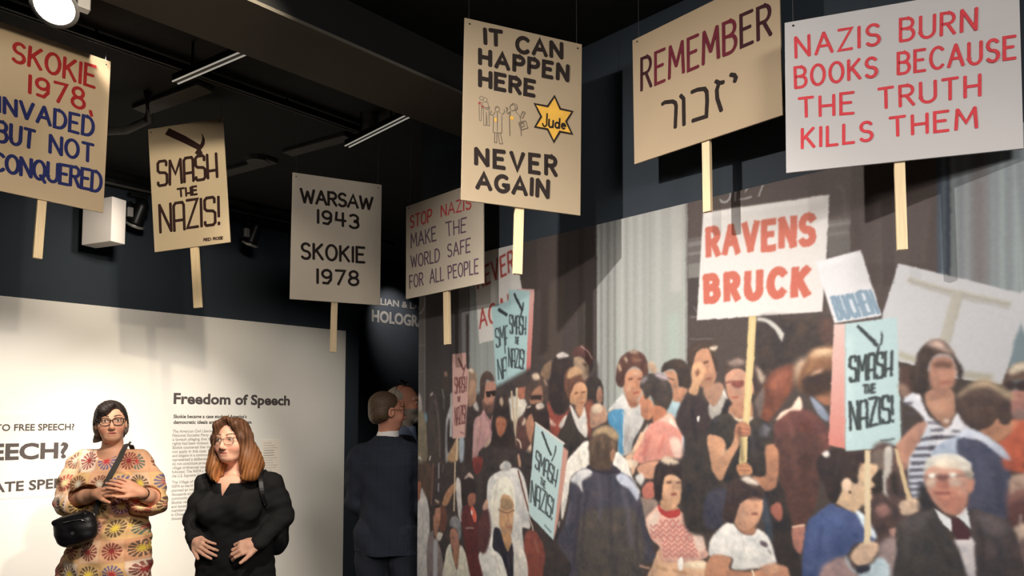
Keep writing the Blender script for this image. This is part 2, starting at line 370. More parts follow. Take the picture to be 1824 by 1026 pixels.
# ------------------------------------------------------------------ hand lettering: strokes on a unit cell
def arc(cx, cy, rx, ry, a0, a1, n=9):
    return [(cx + rx * math.cos(math.radians(a0 + (a1 - a0) * i / n)), cy + ry * math.sin(math.radians(a0 + (a1 - a0) * i / n))) for i in range(n + 1)]
G = {
 'A': (.72, [[(0, 0), (.36, 1), (.72, 0)], [(.13, .36), (.59, .36)]]),
 'B': (.58, [[(0, 0), (0, 1), (.3, 1)] + arc(.3, .77, .24, .23, 90, -90) + [(0, .54)], [(.3, .54)] + arc(.3, .27, .28, .27, 90, -90) + [(0, 0)]]),
 'C': (.62, [arc(.36, .5, .36, .5, 45, 315, 14)]),
 'D': (.62, [[(0, 0), (0, 1), (.2, 1)] + arc(.2, .5, .42, .5, 90, -90, 12) + [(0, 0)]]),
 'E': (.52, [[(.52, 1), (0, 1), (0, 0), (.52, 0)], [(0, .53), (.42, .53)]]),
 'F': (.5, [[(.5, 1), (0, 1), (0, 0)], [(0, .53), (.4, .53)]]),
 'G': (.66, [arc(.36, .5, .36, .5, 50, 330, 14) + [(.66, .42), (.4, .42)]]),
 'H': (.58, [[(0, 0), (0, 1)], [(.58, 0), (.58, 1)], [(0, .5), (.58, .5)]]),
 'I': (.04, [[(.02, 0), (.02, 1)]]),
 'J': (.42, [[(.42, 1), (.42, .25)] + arc(.22, .22, .2, .22, 0, -170)]),
 'K': (.58, [[(0, 0), (0, 1)], [(.54, 1), (.03, .45)], [(.17, .58), (.58, 0)]]),
 'L': (.48, [[(0, 1), (0, 0), (.48, 0)]]),
 'M': (.78, [[(0, 0), (.06, 1), (.39, .3), (.72, 1), (.78, 0)]]),
 'N': (.6, [[(0, 0), (0, 1), (.6, 0), (.6, 1)]]),
 'O': (.68, [arc(.34, .5, .34, .5, 90, 450, 18)]),
 'P': (.54, [[(0, 0), (0, 1), (.28, 1)] + arc(.28, .74, .26, .26, 90, -90) + [(0, .48)]]),
 'Q': (.7, [arc(.34, .5, .34, .5, 90, 450, 18), [(.42, .22), (.7, -.12)]]),
 'R': (.56, [[(0, 0), (0, 1), (.28, 1)] + arc(.28, .75, .25, .25, 90, -90) + [(0, .5)], [(.25, .5), (.56, 0)]]),
 'S': (.54, [arc(.28, .75, .25, .25, 30, 270, 9) + arc(.27, .25, .27, .25, 90, -150, 10)]),
 'T': (.6, [[(0, 1), (.6, 1)], [(.3, 1), (.3, 0)]]),
 'U': (.6, [[(0, 1), (0, .3)] + arc(.3, .3, .3, .3, 180, 360, 10) + [(.6, 1)]]),
 'V': (.66, [[(0, 1), (.33, 0), (.66, 1)]]),
 'W': (.9, [[(0, 1), (.22, 0), (.45, .85), (.68, 0), (.9, 1)]]),
 'Z': (.56, [[(0, 1), (.56, 1), (0, 0), (.56, 0)]]),
 'u': (.42, [[(0, .62), (0, .2)] + arc(.2, .2, .2, .2, 180, 350, 8), [(.42, .62), (.42, 0)]]),
 'd': (.42, [arc(.2, .27, .2, .27, 20, 380, 12), [(.42, 1), (.42, 0)]]),
 'e': (.42, [[(.02, .3), (.4, .34)] + arc(.21, .3, .2, .3, 10, 310, 10)]),
 '1': (.04, [[(.02, 0), (.02, 1)]]),
 '3': (.5, [arc(.24, .76, .24, .24, 150, -90, 9) + arc(.24, .26, .27, .26, 90, -150, 10)]),
 '4': (.58, [[(.42, 0), (.42, 1)], [(.06, 1), (.02, .42), (.58, .42)]]),
 '7': (.5, [[(0, 1), (.5, 1), (.14, 0)]]),
 '8': (.52, [arc(.26, .76, .22, .24, -90, 270, 14), arc(.26, .26, .26, .26, 90, 450, 14)]),
 '9': (.5, [arc(.24, .72, .24, .28, 0, 360, 14), [(.48, .74), (.46, .3), (.3, .04), (.04, .06)]]),
 '2': (.5, [arc(.25, .74, .25, .26, 165, -40, 8) + [(0, 0), (.52, 0)]]),
 '5': (.5, [[(.48, 1), (.08, 1), (.05, .56)] + arc(.24, .3, .27, .3, 110, -150, 10)]),
 '!': (.04, [[(.02, 1), (.02, .28)], [(.02, .06), (.02, .0)]]),
 ',': (.1, [[(.08, .1), (0, -.12)]]), ' ': (.35, []),
}
# squared, narrow poster letters of the hammer placard
GP = dict(G)
GP.update({
 'S': (.42, [[(.4, .8), (.4, .94), (.34, 1), (.08, 1), (0, .92), (0, .62), (.08, .54), (.34, .5), (.42, .42), (.42, .08), (.34, 0), (.06, 0), (0, .06), (0, .14)]]),
 'M': (.56, [[(0, 0), (.03, 1), (.28, .42), (.53, 1), (.56, 0)]]),
 'A': (.42, [[(0, 0), (0, .9), (.08, 1), (.36, 1), (.42, .9), (.42, 0)], [(0, .36), (.42, .36)]]),
 'H': (.42, [[(0, 0), (0, 1)], [(.42, 0), (.42, 1)], [(0, .3), (.42, .3)]]),
 'N': (.46, [[(0, 0), (0, 1), (.46, 0), (.46, 1)]]),
 'Z': (.44, [[(0, 1), (.44, 1), (0, 0), (.44, 0)]]),
 'E': (.38, [[(.38, 1), (0, 1), (0, 0), (.38, 0)], [(0, .53), (.34, .53)]]),
})
def layout(s, glyphs, gap=.24):
    out = []; x = 0; rng = random.Random(sum(map(ord, s)))
    for ch in s:
        w, st = glyphs[ch]
        jy = rng.uniform(-.02, .02)
        out.append([[(x + px, py + jy) for px, py in l] for l in st]); x += w + gap
    x -= gap
    return [[[(px / x, py) for px, py in l] for l in g] for g in out]
def bil(q, u, v):                                     # q: TL TR BR BL (any dimension)
    q = [np.asarray(p, float) for p in q]
    return (q[3] * (1 - u) + q[2] * u) * (1 - v) + (q[0] * (1 - u) + q[1] * u) * v
def ribbon(mb, pts, r, n, lift, th=.0006):            # a painted stroke: a flat round-ended band on the plane with normal n
    pts = [np.asarray(p, float) for p in pts]; n = np.asarray(n, float)
    lift = lift + 1.5e-6 * len(mb.v)                  # later strokes lie on top of earlier ones
    L = []; R = []; k = len(pts)
    closed = np.linalg.norm(pts[0] - pts[-1]) < 1e-6
    def side(t): s = np.cross(n, t); return s / (np.linalg.norm(s) + 1e-12)
    for i, p in enumerate(pts):
        t0 = pts[i] - pts[i - 1] if i else (pts[-1] - pts[-2] if closed else None)
        t1 = pts[i + 1] - pts[i] if i < k - 1 else (pts[1] - pts[0] if closed else None)
        if t0 is None: s = side(t1); m_ = 1
        elif t1 is None: s = side(t0); m_ = 1
        else:
            a, b = side(t0), side(t1); s = a + b; l = np.linalg.norm(s)
            if l < .7:                                # sharp turn: close this band and start another
                ribbon(mb, pts[:i + 1], r, n, lift, th); ribbon(mb, pts[i:], r, n, lift, th); return
            s /= l; m_ = min(1.6, 1 / max(.3, np.dot(s, a)))
        L.append(p + s * r * m_ + n * lift); R.append(p - s * r * m_ + n * lift)
    poly_top = []
    if not closed:
        for (e, d) in ((0, pts[0] - pts[1]), (k - 1, pts[-1] - pts[-2])):
            d = d / (np.linalg.norm(d) + 1e-12); s = side(d)
            mb.prism([pts[e] + n * lift + r * (s * math.cos(a) + d * math.sin(a) * .75) for a in np.linspace(0, math.pi, 7)], n, th + 1.5e-6 * len(mb.v) * 0 + (.00003 if e else .00006))
    if k > 1: mb.prism(L + R[::-1] if not closed else L + R[::-1], n, th)

# ------------------------------------------------------------------ hanging placards
class Sign:
    def __init__(s, name, label, c, yaw, roll, w, h, mboard, group='hand lettered placards hung from the ceiling'):
        c = np.asarray(c, float); yaw = math.radians(yaw); roll = math.radians(roll)
        ex = np.array([math.cos(yaw), math.sin(yaw), 0])
        s.a = ex * math.cos(roll) + UP * math.sin(roll); s.b = -ex * math.sin(roll) + UP * math.cos(roll)
        s.n = np.cross(s.a, s.b); s.c = c; s.w = w; s.h = h
        if np.dot(s.n, CAM - c) < 0: s.n = -s.n        # towards us
        s.t = thing(name, label, 'protest sign', c - UP * h / 2, 0, group)
        mb = MB(); mb.box(c - s.n * .004, s.a, s.b, s.n, w, h, .008); mb.build('board', mboard, s.t, bevel=.0012)
    def P(s, px): return hit(px[0], px[1], s.c, s.n)
    def stick(s, top, bot, wpx, n2=None):
        a = s.P(top) - s.n * .017; b = s.P(bot) - s.n * .017; d = (b - a); d /= np.linalg.norm(d)
        wl = np.linalg.norm(s.P((bot[0] - wpx / 2, bot[1])) - s.P((bot[0] + wpx / 2, bot[1])))
        up = a - d * (s.h * .72); x = np.cross(d, s.n)
        mb = MB(); mb.box((up + b) / 2, x, s.n, d, wl, .018, np.linalg.norm(up - b)); mb.build('stick', M['stick'], s.t, bevel=.0015)
    def wires(s, tacks=((-.46, .47), (.46, .47))):
        for u, v in tacks:
            p = s.c + s.a * u * s.w + s.b * v * s.h
            mb = MB(); mb.tube([p + s.n * .0015, p + s.n * .004], [.0035, .002], 8); mb.build('tack', M['rail'], s.t)
            q = p.copy(); q[2] = CEIL + .003
            mb = MB(); mb.tube([p - s.n * .009, q - s.n * .009], .0009, 5); mb.build('hanging_wire', M['steel'], s.t)
    def word(s, txt, TL, TR, BR, BL, r, m, glyphs=None, gap=.24, name='lettering', cols=None):
        q = [s.P(p) for p in (TL, TR, BR, BL)]
        lay = layout(txt, glyphs or G, gap)
        if cols is None: cols = [m] * len(lay)
        i = 0
        while i < len(lay):
            j = i; mb = MB()
            while j < len(lay) and cols[j] is cols[i]:
                for l in lay[j]: ribbon(mb, [bil(q, u, v) for u, v in l], r, s.n, .0002)
                j += 1
            if mb.v: mb.build(name, cols[i], s.t)
            i = j
    def poly(s, pts, m, name, lift=.0002, th=.0006):
        mb = MB(); mb.prism([s.P(p) + s.n * lift for p in pts], s.n, th); return mb.build(name, m, s.t)
    def strokes(s, lines, r, m, name, lift=.0002):
        mb = MB()
        for l in lines: ribbon(mb, [s.P(p) for p in l], r, s.n, lift)
        return mb.build(name, m, s.t)
def sc_(c, k): return CAM + k * (np.array(c) - CAM)

S = Sign('protest_placard', 'tan placard with red SKOKIE 1978 over blue INVADED BUT NOT CONQUERED', (-2.005, 2.983, 2.89), 48.7, -.9, .46, .71, M['board_t'])
S.stick((76.5, 357), (68.5, 459.5), 16.5); S.wires()
r = .0069
S.word('SKOKIE', (25, 75), (170, 119), (168, 156), (22, 108), r, M['redd'])
S.word('1978', (53, 135), (150, 159), (150, 195), (52, 166), r, M['redd'])
S.strokes([[(161, 198), (163, 206)]], r, M['redd'], 'lettering')
S.word('INVADED', (-2, 172), (167, 211), (165, 244), (-2, 199), r, M['blue'])
S.word('BUT', (-5, 215), (62, 233), (59, 264), (-5, 251), r, M['blue'])
S.word('NOT', (90, 241), (166, 258), (165, 289), (89, 272), r, M['blue'])
S.word('CONQUERED', (-13, 271), (181, 307), (179, 342), (-13, 301), r, M['blue'], gap=.16)

S = Sign('protest_placard', 'tilted cream placard reading SMASH THE NAZIS! under a black hammer', (-1.811, 3.874, 2.904), -8.1, 5.1, .455, .71, M['board_c'])
S.stick((343.7, 441), (349.8, 547.5), 13.6); S.wires()
r = .0082
S.word('SMASH', (281, 289), (385, 274), (387, 316), (282, 332), r, M['brown'], GP, .13)
S.word('THE', (316, 337), (350, 332), (351, 346), (317, 351), .006, M['brown'], GP, .16)
S.word('NAZIS!', (284, 365), (390, 350), (391, 399), (286, 414), r, M['brown'], GP, .13)
S.word('RED ROSE', (363, 425), (397, 421.5), (397, 426), (363, 429.5), .0022, M['brown'], GP, .16)
S.poly([(294, 239.5), (301, 228), (330, 242), (357, 258), (357, 267), (350, 266), (330, 256)], M['brown'], 'hammer_handle')
S.poly([(358.6, 237), (362, 241), (365.2, 249), (365, 256), (362, 262), (358, 267), (361, 272), (360, 279), (354, 281), (352, 276), (347, 273), (352, 265), (357, 257), (360, 250), (360.5, 243)], M['brown'], 'hammer_head', .0009)

S = Sign('protest_placard', 'grey white placard in shade reading WARSAW 1943 SKOKIE 1978', (-.992, 3.944, 2.609), 24.2, -.2, .502, .71, M['board_g'])
S.stick((596.5, 540), (594.3, 626.8), 11.2); S.wires()
r = .0072
S.word('WARSAW', (536, 336), (663, 352), (662, 373), (537, 360), r, M['ink'], gap=.16)
S.word('1943', (566, 374), (638, 384), (638, 407), (566, 397), r, M['ink'])
S.word('SKOKIE', (537, 433), (649, 441.5), (649, 467.5), (537, 460), r, M['ink'])
S.word('1978', (565, 480), (638, 483.5), (638, 508), (565, 504.5), r, M['ink'])

S = Sign('protest_placard', 'placard reading STOP NAZIS MAKE THE WORLD SAFE FOR ALL PEOPLE', sc_((-.323, 3.226, 2.414), 1.14), -43.9, .5, .549 * 1.14, .46 * 1.14, M['board_g'])
S.stick((791.5, 520.7), (792.8, 613.3), 9.2); S.wires()
r = .0046
S.word('STOP', (731, 385), (769, 372.5), (769, 395), (731, 406), r, M['redthin'])
S.word('NAZIS', (786, 367), (839, 350), (839, 371), (786, 386), r, M['redthin'])
for tx, q in (('MAKE', ((732, 417), (776, 404), (777, 428), (732.5, 441.5))), ('THE', ((794, 397), (831, 388), (829.5, 413), (796, 421))),
              ('WORLD', ((732, 456), (783, 443), (783, 466), (732.5, 477))), ('SAFE', ((797, 436), (838, 424), (837.5, 448), (798, 458))),
              ('FOR', ((729.5, 492), (753, 486), (754, 508), (730, 514))), ('ALL', ((766, 481), (790, 475), (790.5, 498.5), (766, 505))),
              ('PEOPLE', ((798, 474.5), (852, 461.5), (852, 487), (799, 496.5)))):
    S.word(tx, *q, r * .9, M['purple'])

S = Sign('protest_placard', 'tall cream placard with yellow star reading IT CAN HAPPEN HERE NEVER AGAIN', sc_((.047, 2.7, 2.772), 1.03), 21.0, -.9, .5 * 1.03, .71 * 1.03, M['board_b'])
S.stick((927.3, 371.5), (924.3, 487.2), 15.6); S.wires()
r = .0086
S.word('IT', (863, 52), (893, 56.5), (893, 81.5), (864, 77.5), r, M['ink'])
S.word('CAN', (921, 66), (1000, 78), (1000, 103.5), (921, 92), r, M['ink'], gap=.3)
S.word('HAPPEN', (855, 88), (1011, 118), (1010, 144), (855, 113), r, M['ink'], gap=.34)
S.word('HERE', (855, 126), (952, 146), (951, 171), (855, 153), r, M['ink'], gap=.3)
S.word('NEVER', (848, 265), (990, 281), (990, 313), (848, 292), r, M['ink'], gap=.38)
S.word('AGAIN', (850, 309), (976, 322), (975, 351), (850, 335), r, M['ink'], gap=.3)
o6 = [(987.5, 171.6), (1019.4, 199), (1018.7, 238.7), (986.3, 252.7), (953, 226.2), (952.4, 185.3)]
cx_, cy_ = np.mean(o6, 0)
star = []
for i in range(6):
    a, b = np.array(o6[i]), np.array(o6[(i + 1) % 6]); star += [tuple(a), tuple(((a + b) / 2 - (cx_, cy_)) * .667 + (cx_, cy_))]
S.poly(star, M['yellow'], 'star'); S.strokes([star + [star[0]]], .0042, M['ink'], 'star_outline', .0008)
S.word('Jude', (967, 200), (1008, 216), (1007, 230), (966, 225), .004, M['ink'], gap=.22, name='star_word')
k = 2.564
def X5(*p): return [(810 + x / k, y / k) for x, y in p]
def circ(x, y, rx, ry=None): ry = ry or rx; return X5(*[(x + rx * math.cos(t), y + ry * math.sin(t)) for t in np.linspace(0, 6.2832, 13)])
lines = [circ(122, 448, 9), circ(138, 456, 10), X5((112, 465), (110, 480), (112, 550), (120, 552), (122, 490)), X5((128, 470), (122, 490), (130, 500), (132, 572), (142, 574), (143, 510)),
         X5((143, 510), (148, 574), (157, 575), (155, 490), (150, 468), (140, 466)), X5((112, 465), (128, 470)), X5((122, 480), (140, 492), (158, 488)), X5((126, 492), (146, 500), (160, 492)),
         circ(193, 500, 10, 11), X5((183, 512), (172, 526), (160, 524), (166, 505)), X5((203, 512), (216, 524), (226, 512), (224, 500)), X5((176, 530), (174, 605), (213, 607), (214, 530)), X5((193, 515), (193, 600)),
         X5((181, 607), (180, 650), (190, 652), (191, 608)), X5((197, 608), (203, 656), (217, 656), (207, 608)), X5((184, 490), (193, 486), (203, 492)),
         circ(263, 492, 13, 14), X5((252, 484), (264, 472), (282, 478), (284, 496), (276, 506)), X5((252, 508), (240, 520), (234, 512), (240, 496)), X5((252, 510), (248, 540), (250, 620)), X5((276, 508), (296, 530), (300, 560), (302, 620)),
         X5((296, 530), (308, 540), (316, 520), (320, 512), (308, 510), (300, 528)), X5((290, 560), (322, 552), (332, 584), (300, 594), (290, 560)), X5((296, 566), (312, 560), (316, 576), (302, 580), (296, 566)), X5((236, 500), (232, 490), (240, 494))]
S.strokes(lines, .0011, M['pencil'], 'figure_drawing')
S.poly(X5((108, 466), (118, 470), (117, 478), (107, 474)), M['redd'], 'armband'); S.poly(X5((120, 479), (133, 485), (132, 492), (119, 486)), M['redd'], 'armband')
S.poly(X5((180, 540), (194, 538), (192, 554), (182, 556)), M['yellow'], 'badge'); S.poly(X5((254, 530), (270, 534), (268, 548), (252, 545)), M['yellow'], 'badge')

S = Sign('protest_placard', 'tan placard reading REMEMBER above a Hebrew word', sc_((.628, 2.284, 2.744), 1.15), -46.9, .4, .554 * 1.15, .46 * 1.15, M['board_r'])
S.stick((1254.5, 252.5), (1256.5, 376), 13.5); S.wires()
mm = [M['maroon_d'], M['maroon'], M['maroon'], M['maroon'], M['maroon'], M['maroon'], M['maroon_d'], M['maroon_d']]
S.word('REMEMBER', (1143, 105), (1372, 6), (1373, 62), (1143, 161), .0068, None, gap=.26, cols=mm)
k = 2.566
def X6(*p): return [(1100 + x / k, y / k) for x, y in p]
S.strokes([X6((205, 476), (216, 468), (252, 464), (264, 470), (268, 486), (264, 582)), X6((289, 437), (302, 452), (304, 570)), X6((340, 421), (366, 410), (398, 406), (408, 420), (410, 462), (406, 532), (344, 552)),
           X6((450, 372), (466, 380), (484, 376)), X6((464, 380), (454, 412), (456, 450), (474, 505)), X6((518, 342), (534, 344), (541, 356), (536, 372))], .0080, M['ink'], 'hebrew_lettering')

S = Sign('protest_placard', 'wide white placard with red NAZIS BURN BOOKS BECAUSE THE TRUTH KILLS THEM', sc_((1.097, 1.954, 2.556), 1.10), -20.4, -.6, .594 * 1.10, .46 * 1.10, M['board_w'])
S.stick((1603.5, 288), (1608.8, 443.5), 19.4); S.wires()
r = .0047
for tx, q in (('NAZIS', ((1417, 67), (1566, 42), (1566, 78.5), (1418, 103))), ('BURN', ((1604, 35), (1739, 15), (1738, 53), (1604, 74))),
              ('BOOKS', ((1416, 120), (1561, 102), (1561, 136), (1417, 156))), ('BECAUSE', ((1600, 95), (1808, 65), (1808, 104), (1600, 132))),
              ('THE', ((1423, 176), (1520, 165), (1520, 202), (1424, 209))), ('TRUTH', ((1565, 159), (1745, 133), (1745, 170), (1566, 194))),
              ('KILLS', ((1429, 230), (1553, 217), (1553, 250), (1429, 264))), ('THEM', ((1585, 211), (1739, 191.5), (1739, 227), (1586, 243.5)))):
    S.word(tx, *q, r, M['red'], gap=.3)
# ------------------------------------------------------------------ the mural: a printed crowd photograph on a flat panel
# The print is drawn in the panel's own metric space (s = metres from its left edge, z = height) and stored as the
# panel's vertex colours.  Outlines below are written in tracing frames ('@ ox oy k') and carried onto the panel.
RES = .0017; S0, Z0, S1, Z1 = -.02, .62, 3.06, 2.52
RW, RH = int((S1 - S0) / RES), int((Z1 - Z0) / RES)
IMG = np.zeros((RH, RW, 3), np.float32)
def to_wall(x, y):                                    # tracing frame -> raster coordinates on the panel
    x = np.asarray(x, float); y = np.asarray(y, float)
    u = (x - PX) / F; v = -(y - PY) / F
    r = np.stack([u, math.cos(PITCH) - v * math.sin(PITCH), math.sin(PITCH) + v * math.cos(PITCH)], -1)
    t = np.dot(WM - CAM, D1) / (r @ D1); P = CAM + t[..., None] * r
    return np.stack([((P - WM) @ -D2 - S0) / RES, (Z1 - P[..., 2]) / RES], -1)
def crom(p, closed=True, n=6):
    p = np.asarray(p, float); k = len(p)
    if k < 3: return p
    q = np.concatenate([p[-1:], p, p[:2]]) if closed else np.concatenate([2 * p[:1] - p[1:2], p, 2 * p[-1:] - p[-2:-1]])
    out = []
    for i in range(k if closed else k - 1):
        a, b, c, d = q[i:i + 4]
        for t in np.arange(n) / n:
            out.append(.5 * (2 * b + (c - a) * t + (2 * a - 5 * b + 4 * c - d) * t * t + (3 * b - a - 3 * c + d) * t ** 3))
    if not closed: out.append(p[-1])
    return np.array(out)
def boxblur(m, r):
    r = int(round(r))
    if r < 1: return m
    for _ in range(2):
        for ax in (0, 1):
            pad = [(0, 0), (0, 0)]; pad[ax] = (r + 1, r)
            c = np.cumsum(np.pad(m, pad, mode='edge'), axis=ax, dtype=np.float64)
            m = ((c[2 * r + 1:] - c[:-2 * r - 1]) if ax == 0 else (c[:, 2 * r + 1:] - c[:, :-2 * r - 1])) / (2 * r + 1)
    return m.astype(np.float32)
def cover(p, blur):                                   # antialiased coverage of a closed outline in raster coordinates
    pad = int(blur * 2 + 3)
    x0 = max(0, int(p[:, 0].min()) - pad); x1 = min(RW, int(p[:, 0].max()) + pad + 1)
    y0 = max(0, int(p[:, 1].min()) - pad); y1 = min(RH, int(p[:, 1].max()) + pad + 1)
    if x1 <= x0 or y1 <= y0: return None
    ss = 2; W_, H_ = (x1 - x0) * ss, (y1 - y0) * ss
    X = (np.arange(W_) + .5) / ss + x0; m = np.zeros((H_, W_), bool)
    q = np.roll(p, -1, 0)
    for (ax, ay), (bx, by) in zip(p, q):
        if ay == by: continue
        lo, hi = (ay, by) if ay < by else (by, ay)
        r0 = max(0, int(math.ceil((lo - y0) * ss - .5))); r1 = min(H_, int(math.ceil((hi - y0) * ss - .5)))
        if r1 <= r0: continue
        yy = (np.arange(r0, r1) + .5) / ss + y0; xc = ax + (yy - ay) * (bx - ax) / (by - ay)
        m[r0:r1] ^= X[None, :] > xc[:, None]
    c = m.reshape(y1 - y0, ss, x1 - x0, ss).mean((1, 3)).astype(np.float32)
    return x0, y0, x1, y1, boxblur(c, blur)
def hexc(h): return np.array([int(h[i:i + 2], 16) for i in (0, 2, 4)], np.float32), (int(h[6:8], 16) / 255 if len(h) > 6 else 1.0)
RNG = np.random.default_rng(7)
def fbm(sizes):                                       # soft random field of about unit deviation
    out = np.zeros((RH, RW), np.float32)
    for sz, w in sizes:
        n = RNG.normal(0, 1, (RH // sz + 3, RW // sz + 3)).astype(np.float32)
        yy = np.arange(RH) / sz; xx = np.arange(RW) / sz; iy, ix = yy.astype(int), xx.astype(int)
        ty, tx = (yy - iy)[:, None], (xx - ix)[None, :]; ty = ty * ty * (3 - 2 * ty); tx = tx * tx * (3 - 2 * tx)
        a, b, c_, d = n[np.ix_(iy, ix)], n[np.ix_(iy, ix + 1)], n[np.ix_(iy + 1, ix)], n[np.ix_(iy + 1, ix + 1)]
        out += w * (a * (1 - tx) * (1 - ty) + b * tx * (1 - ty) + c_ * (1 - tx) * ty + d * tx * ty)
    return out
BLOT = [fbm(((26, .8), (11, .7), (5, .35))) for _ in range(3)]
def fill(p, col, blur, col2=None, mottle=False):
    c = cover(p, blur)
    if c is None: return
    x0, y0, x1, y1, m = c; rgb, a = hexc(col); m = (m * a)[..., None]
    if col2:
        t = np.linspace(0, 1, y1 - y0)[:, None, None]; rgb = rgb * (1 - t) + hexc(col2)[0] * t
    elif mottle and (y1 - y0) * (x1 - x0) > 500:      # the photographed cloth, hair and skin are never flat
        global NF; NF += 1
        t = np.linspace(1, -1, y1 - y0)[:, None]; b = np.roll(BLOT[NF % 3], (NF * 37 % RH, NF * 91 % RW), (0, 1))[y0:y1, x0:x1]
        rgb = rgb * (1 + .09 * t + .05 * b)[..., None] + (b * 2.2)[..., None] * np.array([1, .2, -.6], np.float32)
    IMG[y0:y1, x0:x1] = IMG[y0:y1, x0:x1] * (1 - m) + rgb * m
NF = 0
def stroke_poly(p, w0, w1):
    p = np.asarray(p, float); t = np.gradient(p, axis=0); t /= np.linalg.norm(t, axis=1)[:, None] + 1e-9
    nrm = np.stack([-t[:, 1], t[:, 0]], 1); w = np.linspace(w0, w1, len(p))[:, None] / 2
    return np.concatenate([p + nrm * w, (p - nrm * w)[::-1]])
def draw(spec):
    ox, oy, k = 0., 0., 1.
    for ln in spec.strip().splitlines():
        tk = ln.split()
        if not tk or tk[0] == '#': continue
        if tk[0] == '@': ox, oy, k = map(float, tk[1:4]); continue
        def pts(ts):
            a = np.array([[float(v) for v in t.split(',')] for t in ts]); return to_wall(ox + a[:, 0] / k, oy + a[:, 1] / k)
        if tk[0] == 's': fill(crom(pts(tk[3:])), tk[1], float(tk[2]), None, True)
        elif tk[0] == 'p': fill(pts(tk[3:]), tk[1], float(tk[2]))
        elif tk[0] == 'g': fill(pts(tk[4:]), tk[1], float(tk[3]), tk[2])
        elif tk[0] == 'l':                            # l colour blur width points : open brush stroke, width in tracing units
            q = pts(tk[4:]); rx_, ry_ = (float(v) for v in tk[4].split(',')); rx_ = ox + rx_ / k; ry_ = oy + ry_ / k; r0_ = to_wall(rx_, ry_); sc = np.linalg.norm(to_wall(rx_ + 1 / k, ry_) - r0_) * .6 + np.linalg.norm(to_wall(rx_, ry_ + 1 / k) - r0_) * .4
            q = crom(q, False) if len(q) > 2 else q
            fill(stroke_poly(q, float(tk[3]) * sc, float(tk[3]) * sc), tk[1], float(tk[2]))
        elif tk[0] == 't':                            # t colour blur width TEXT TL TR BR BL [n = normal glyphs]
            q = pts(tk[5:9]); gl = G if len(tk) > 9 else GP; wd = float(tk[3]) * (1.0 if len(tk) > 9 else .74)
            for g in layout(tk[4].replace('_', ' '), gl, .14 if gl is GP else float(tk[9][1:] or .2)):
                for l in g:
                    P = np.array([bil(q, u, v) for u, v in l])
                    for a, b in zip(P[:-1], P[1:]):   # every segment with small overshoot
                        d = (b - a) / (np.linalg.norm(b - a) + 1e-9) * wd * .35
                        fill(stroke_poly(np.array([a - d, b + d]), wd, wd), tk[1], float(tk[2]))
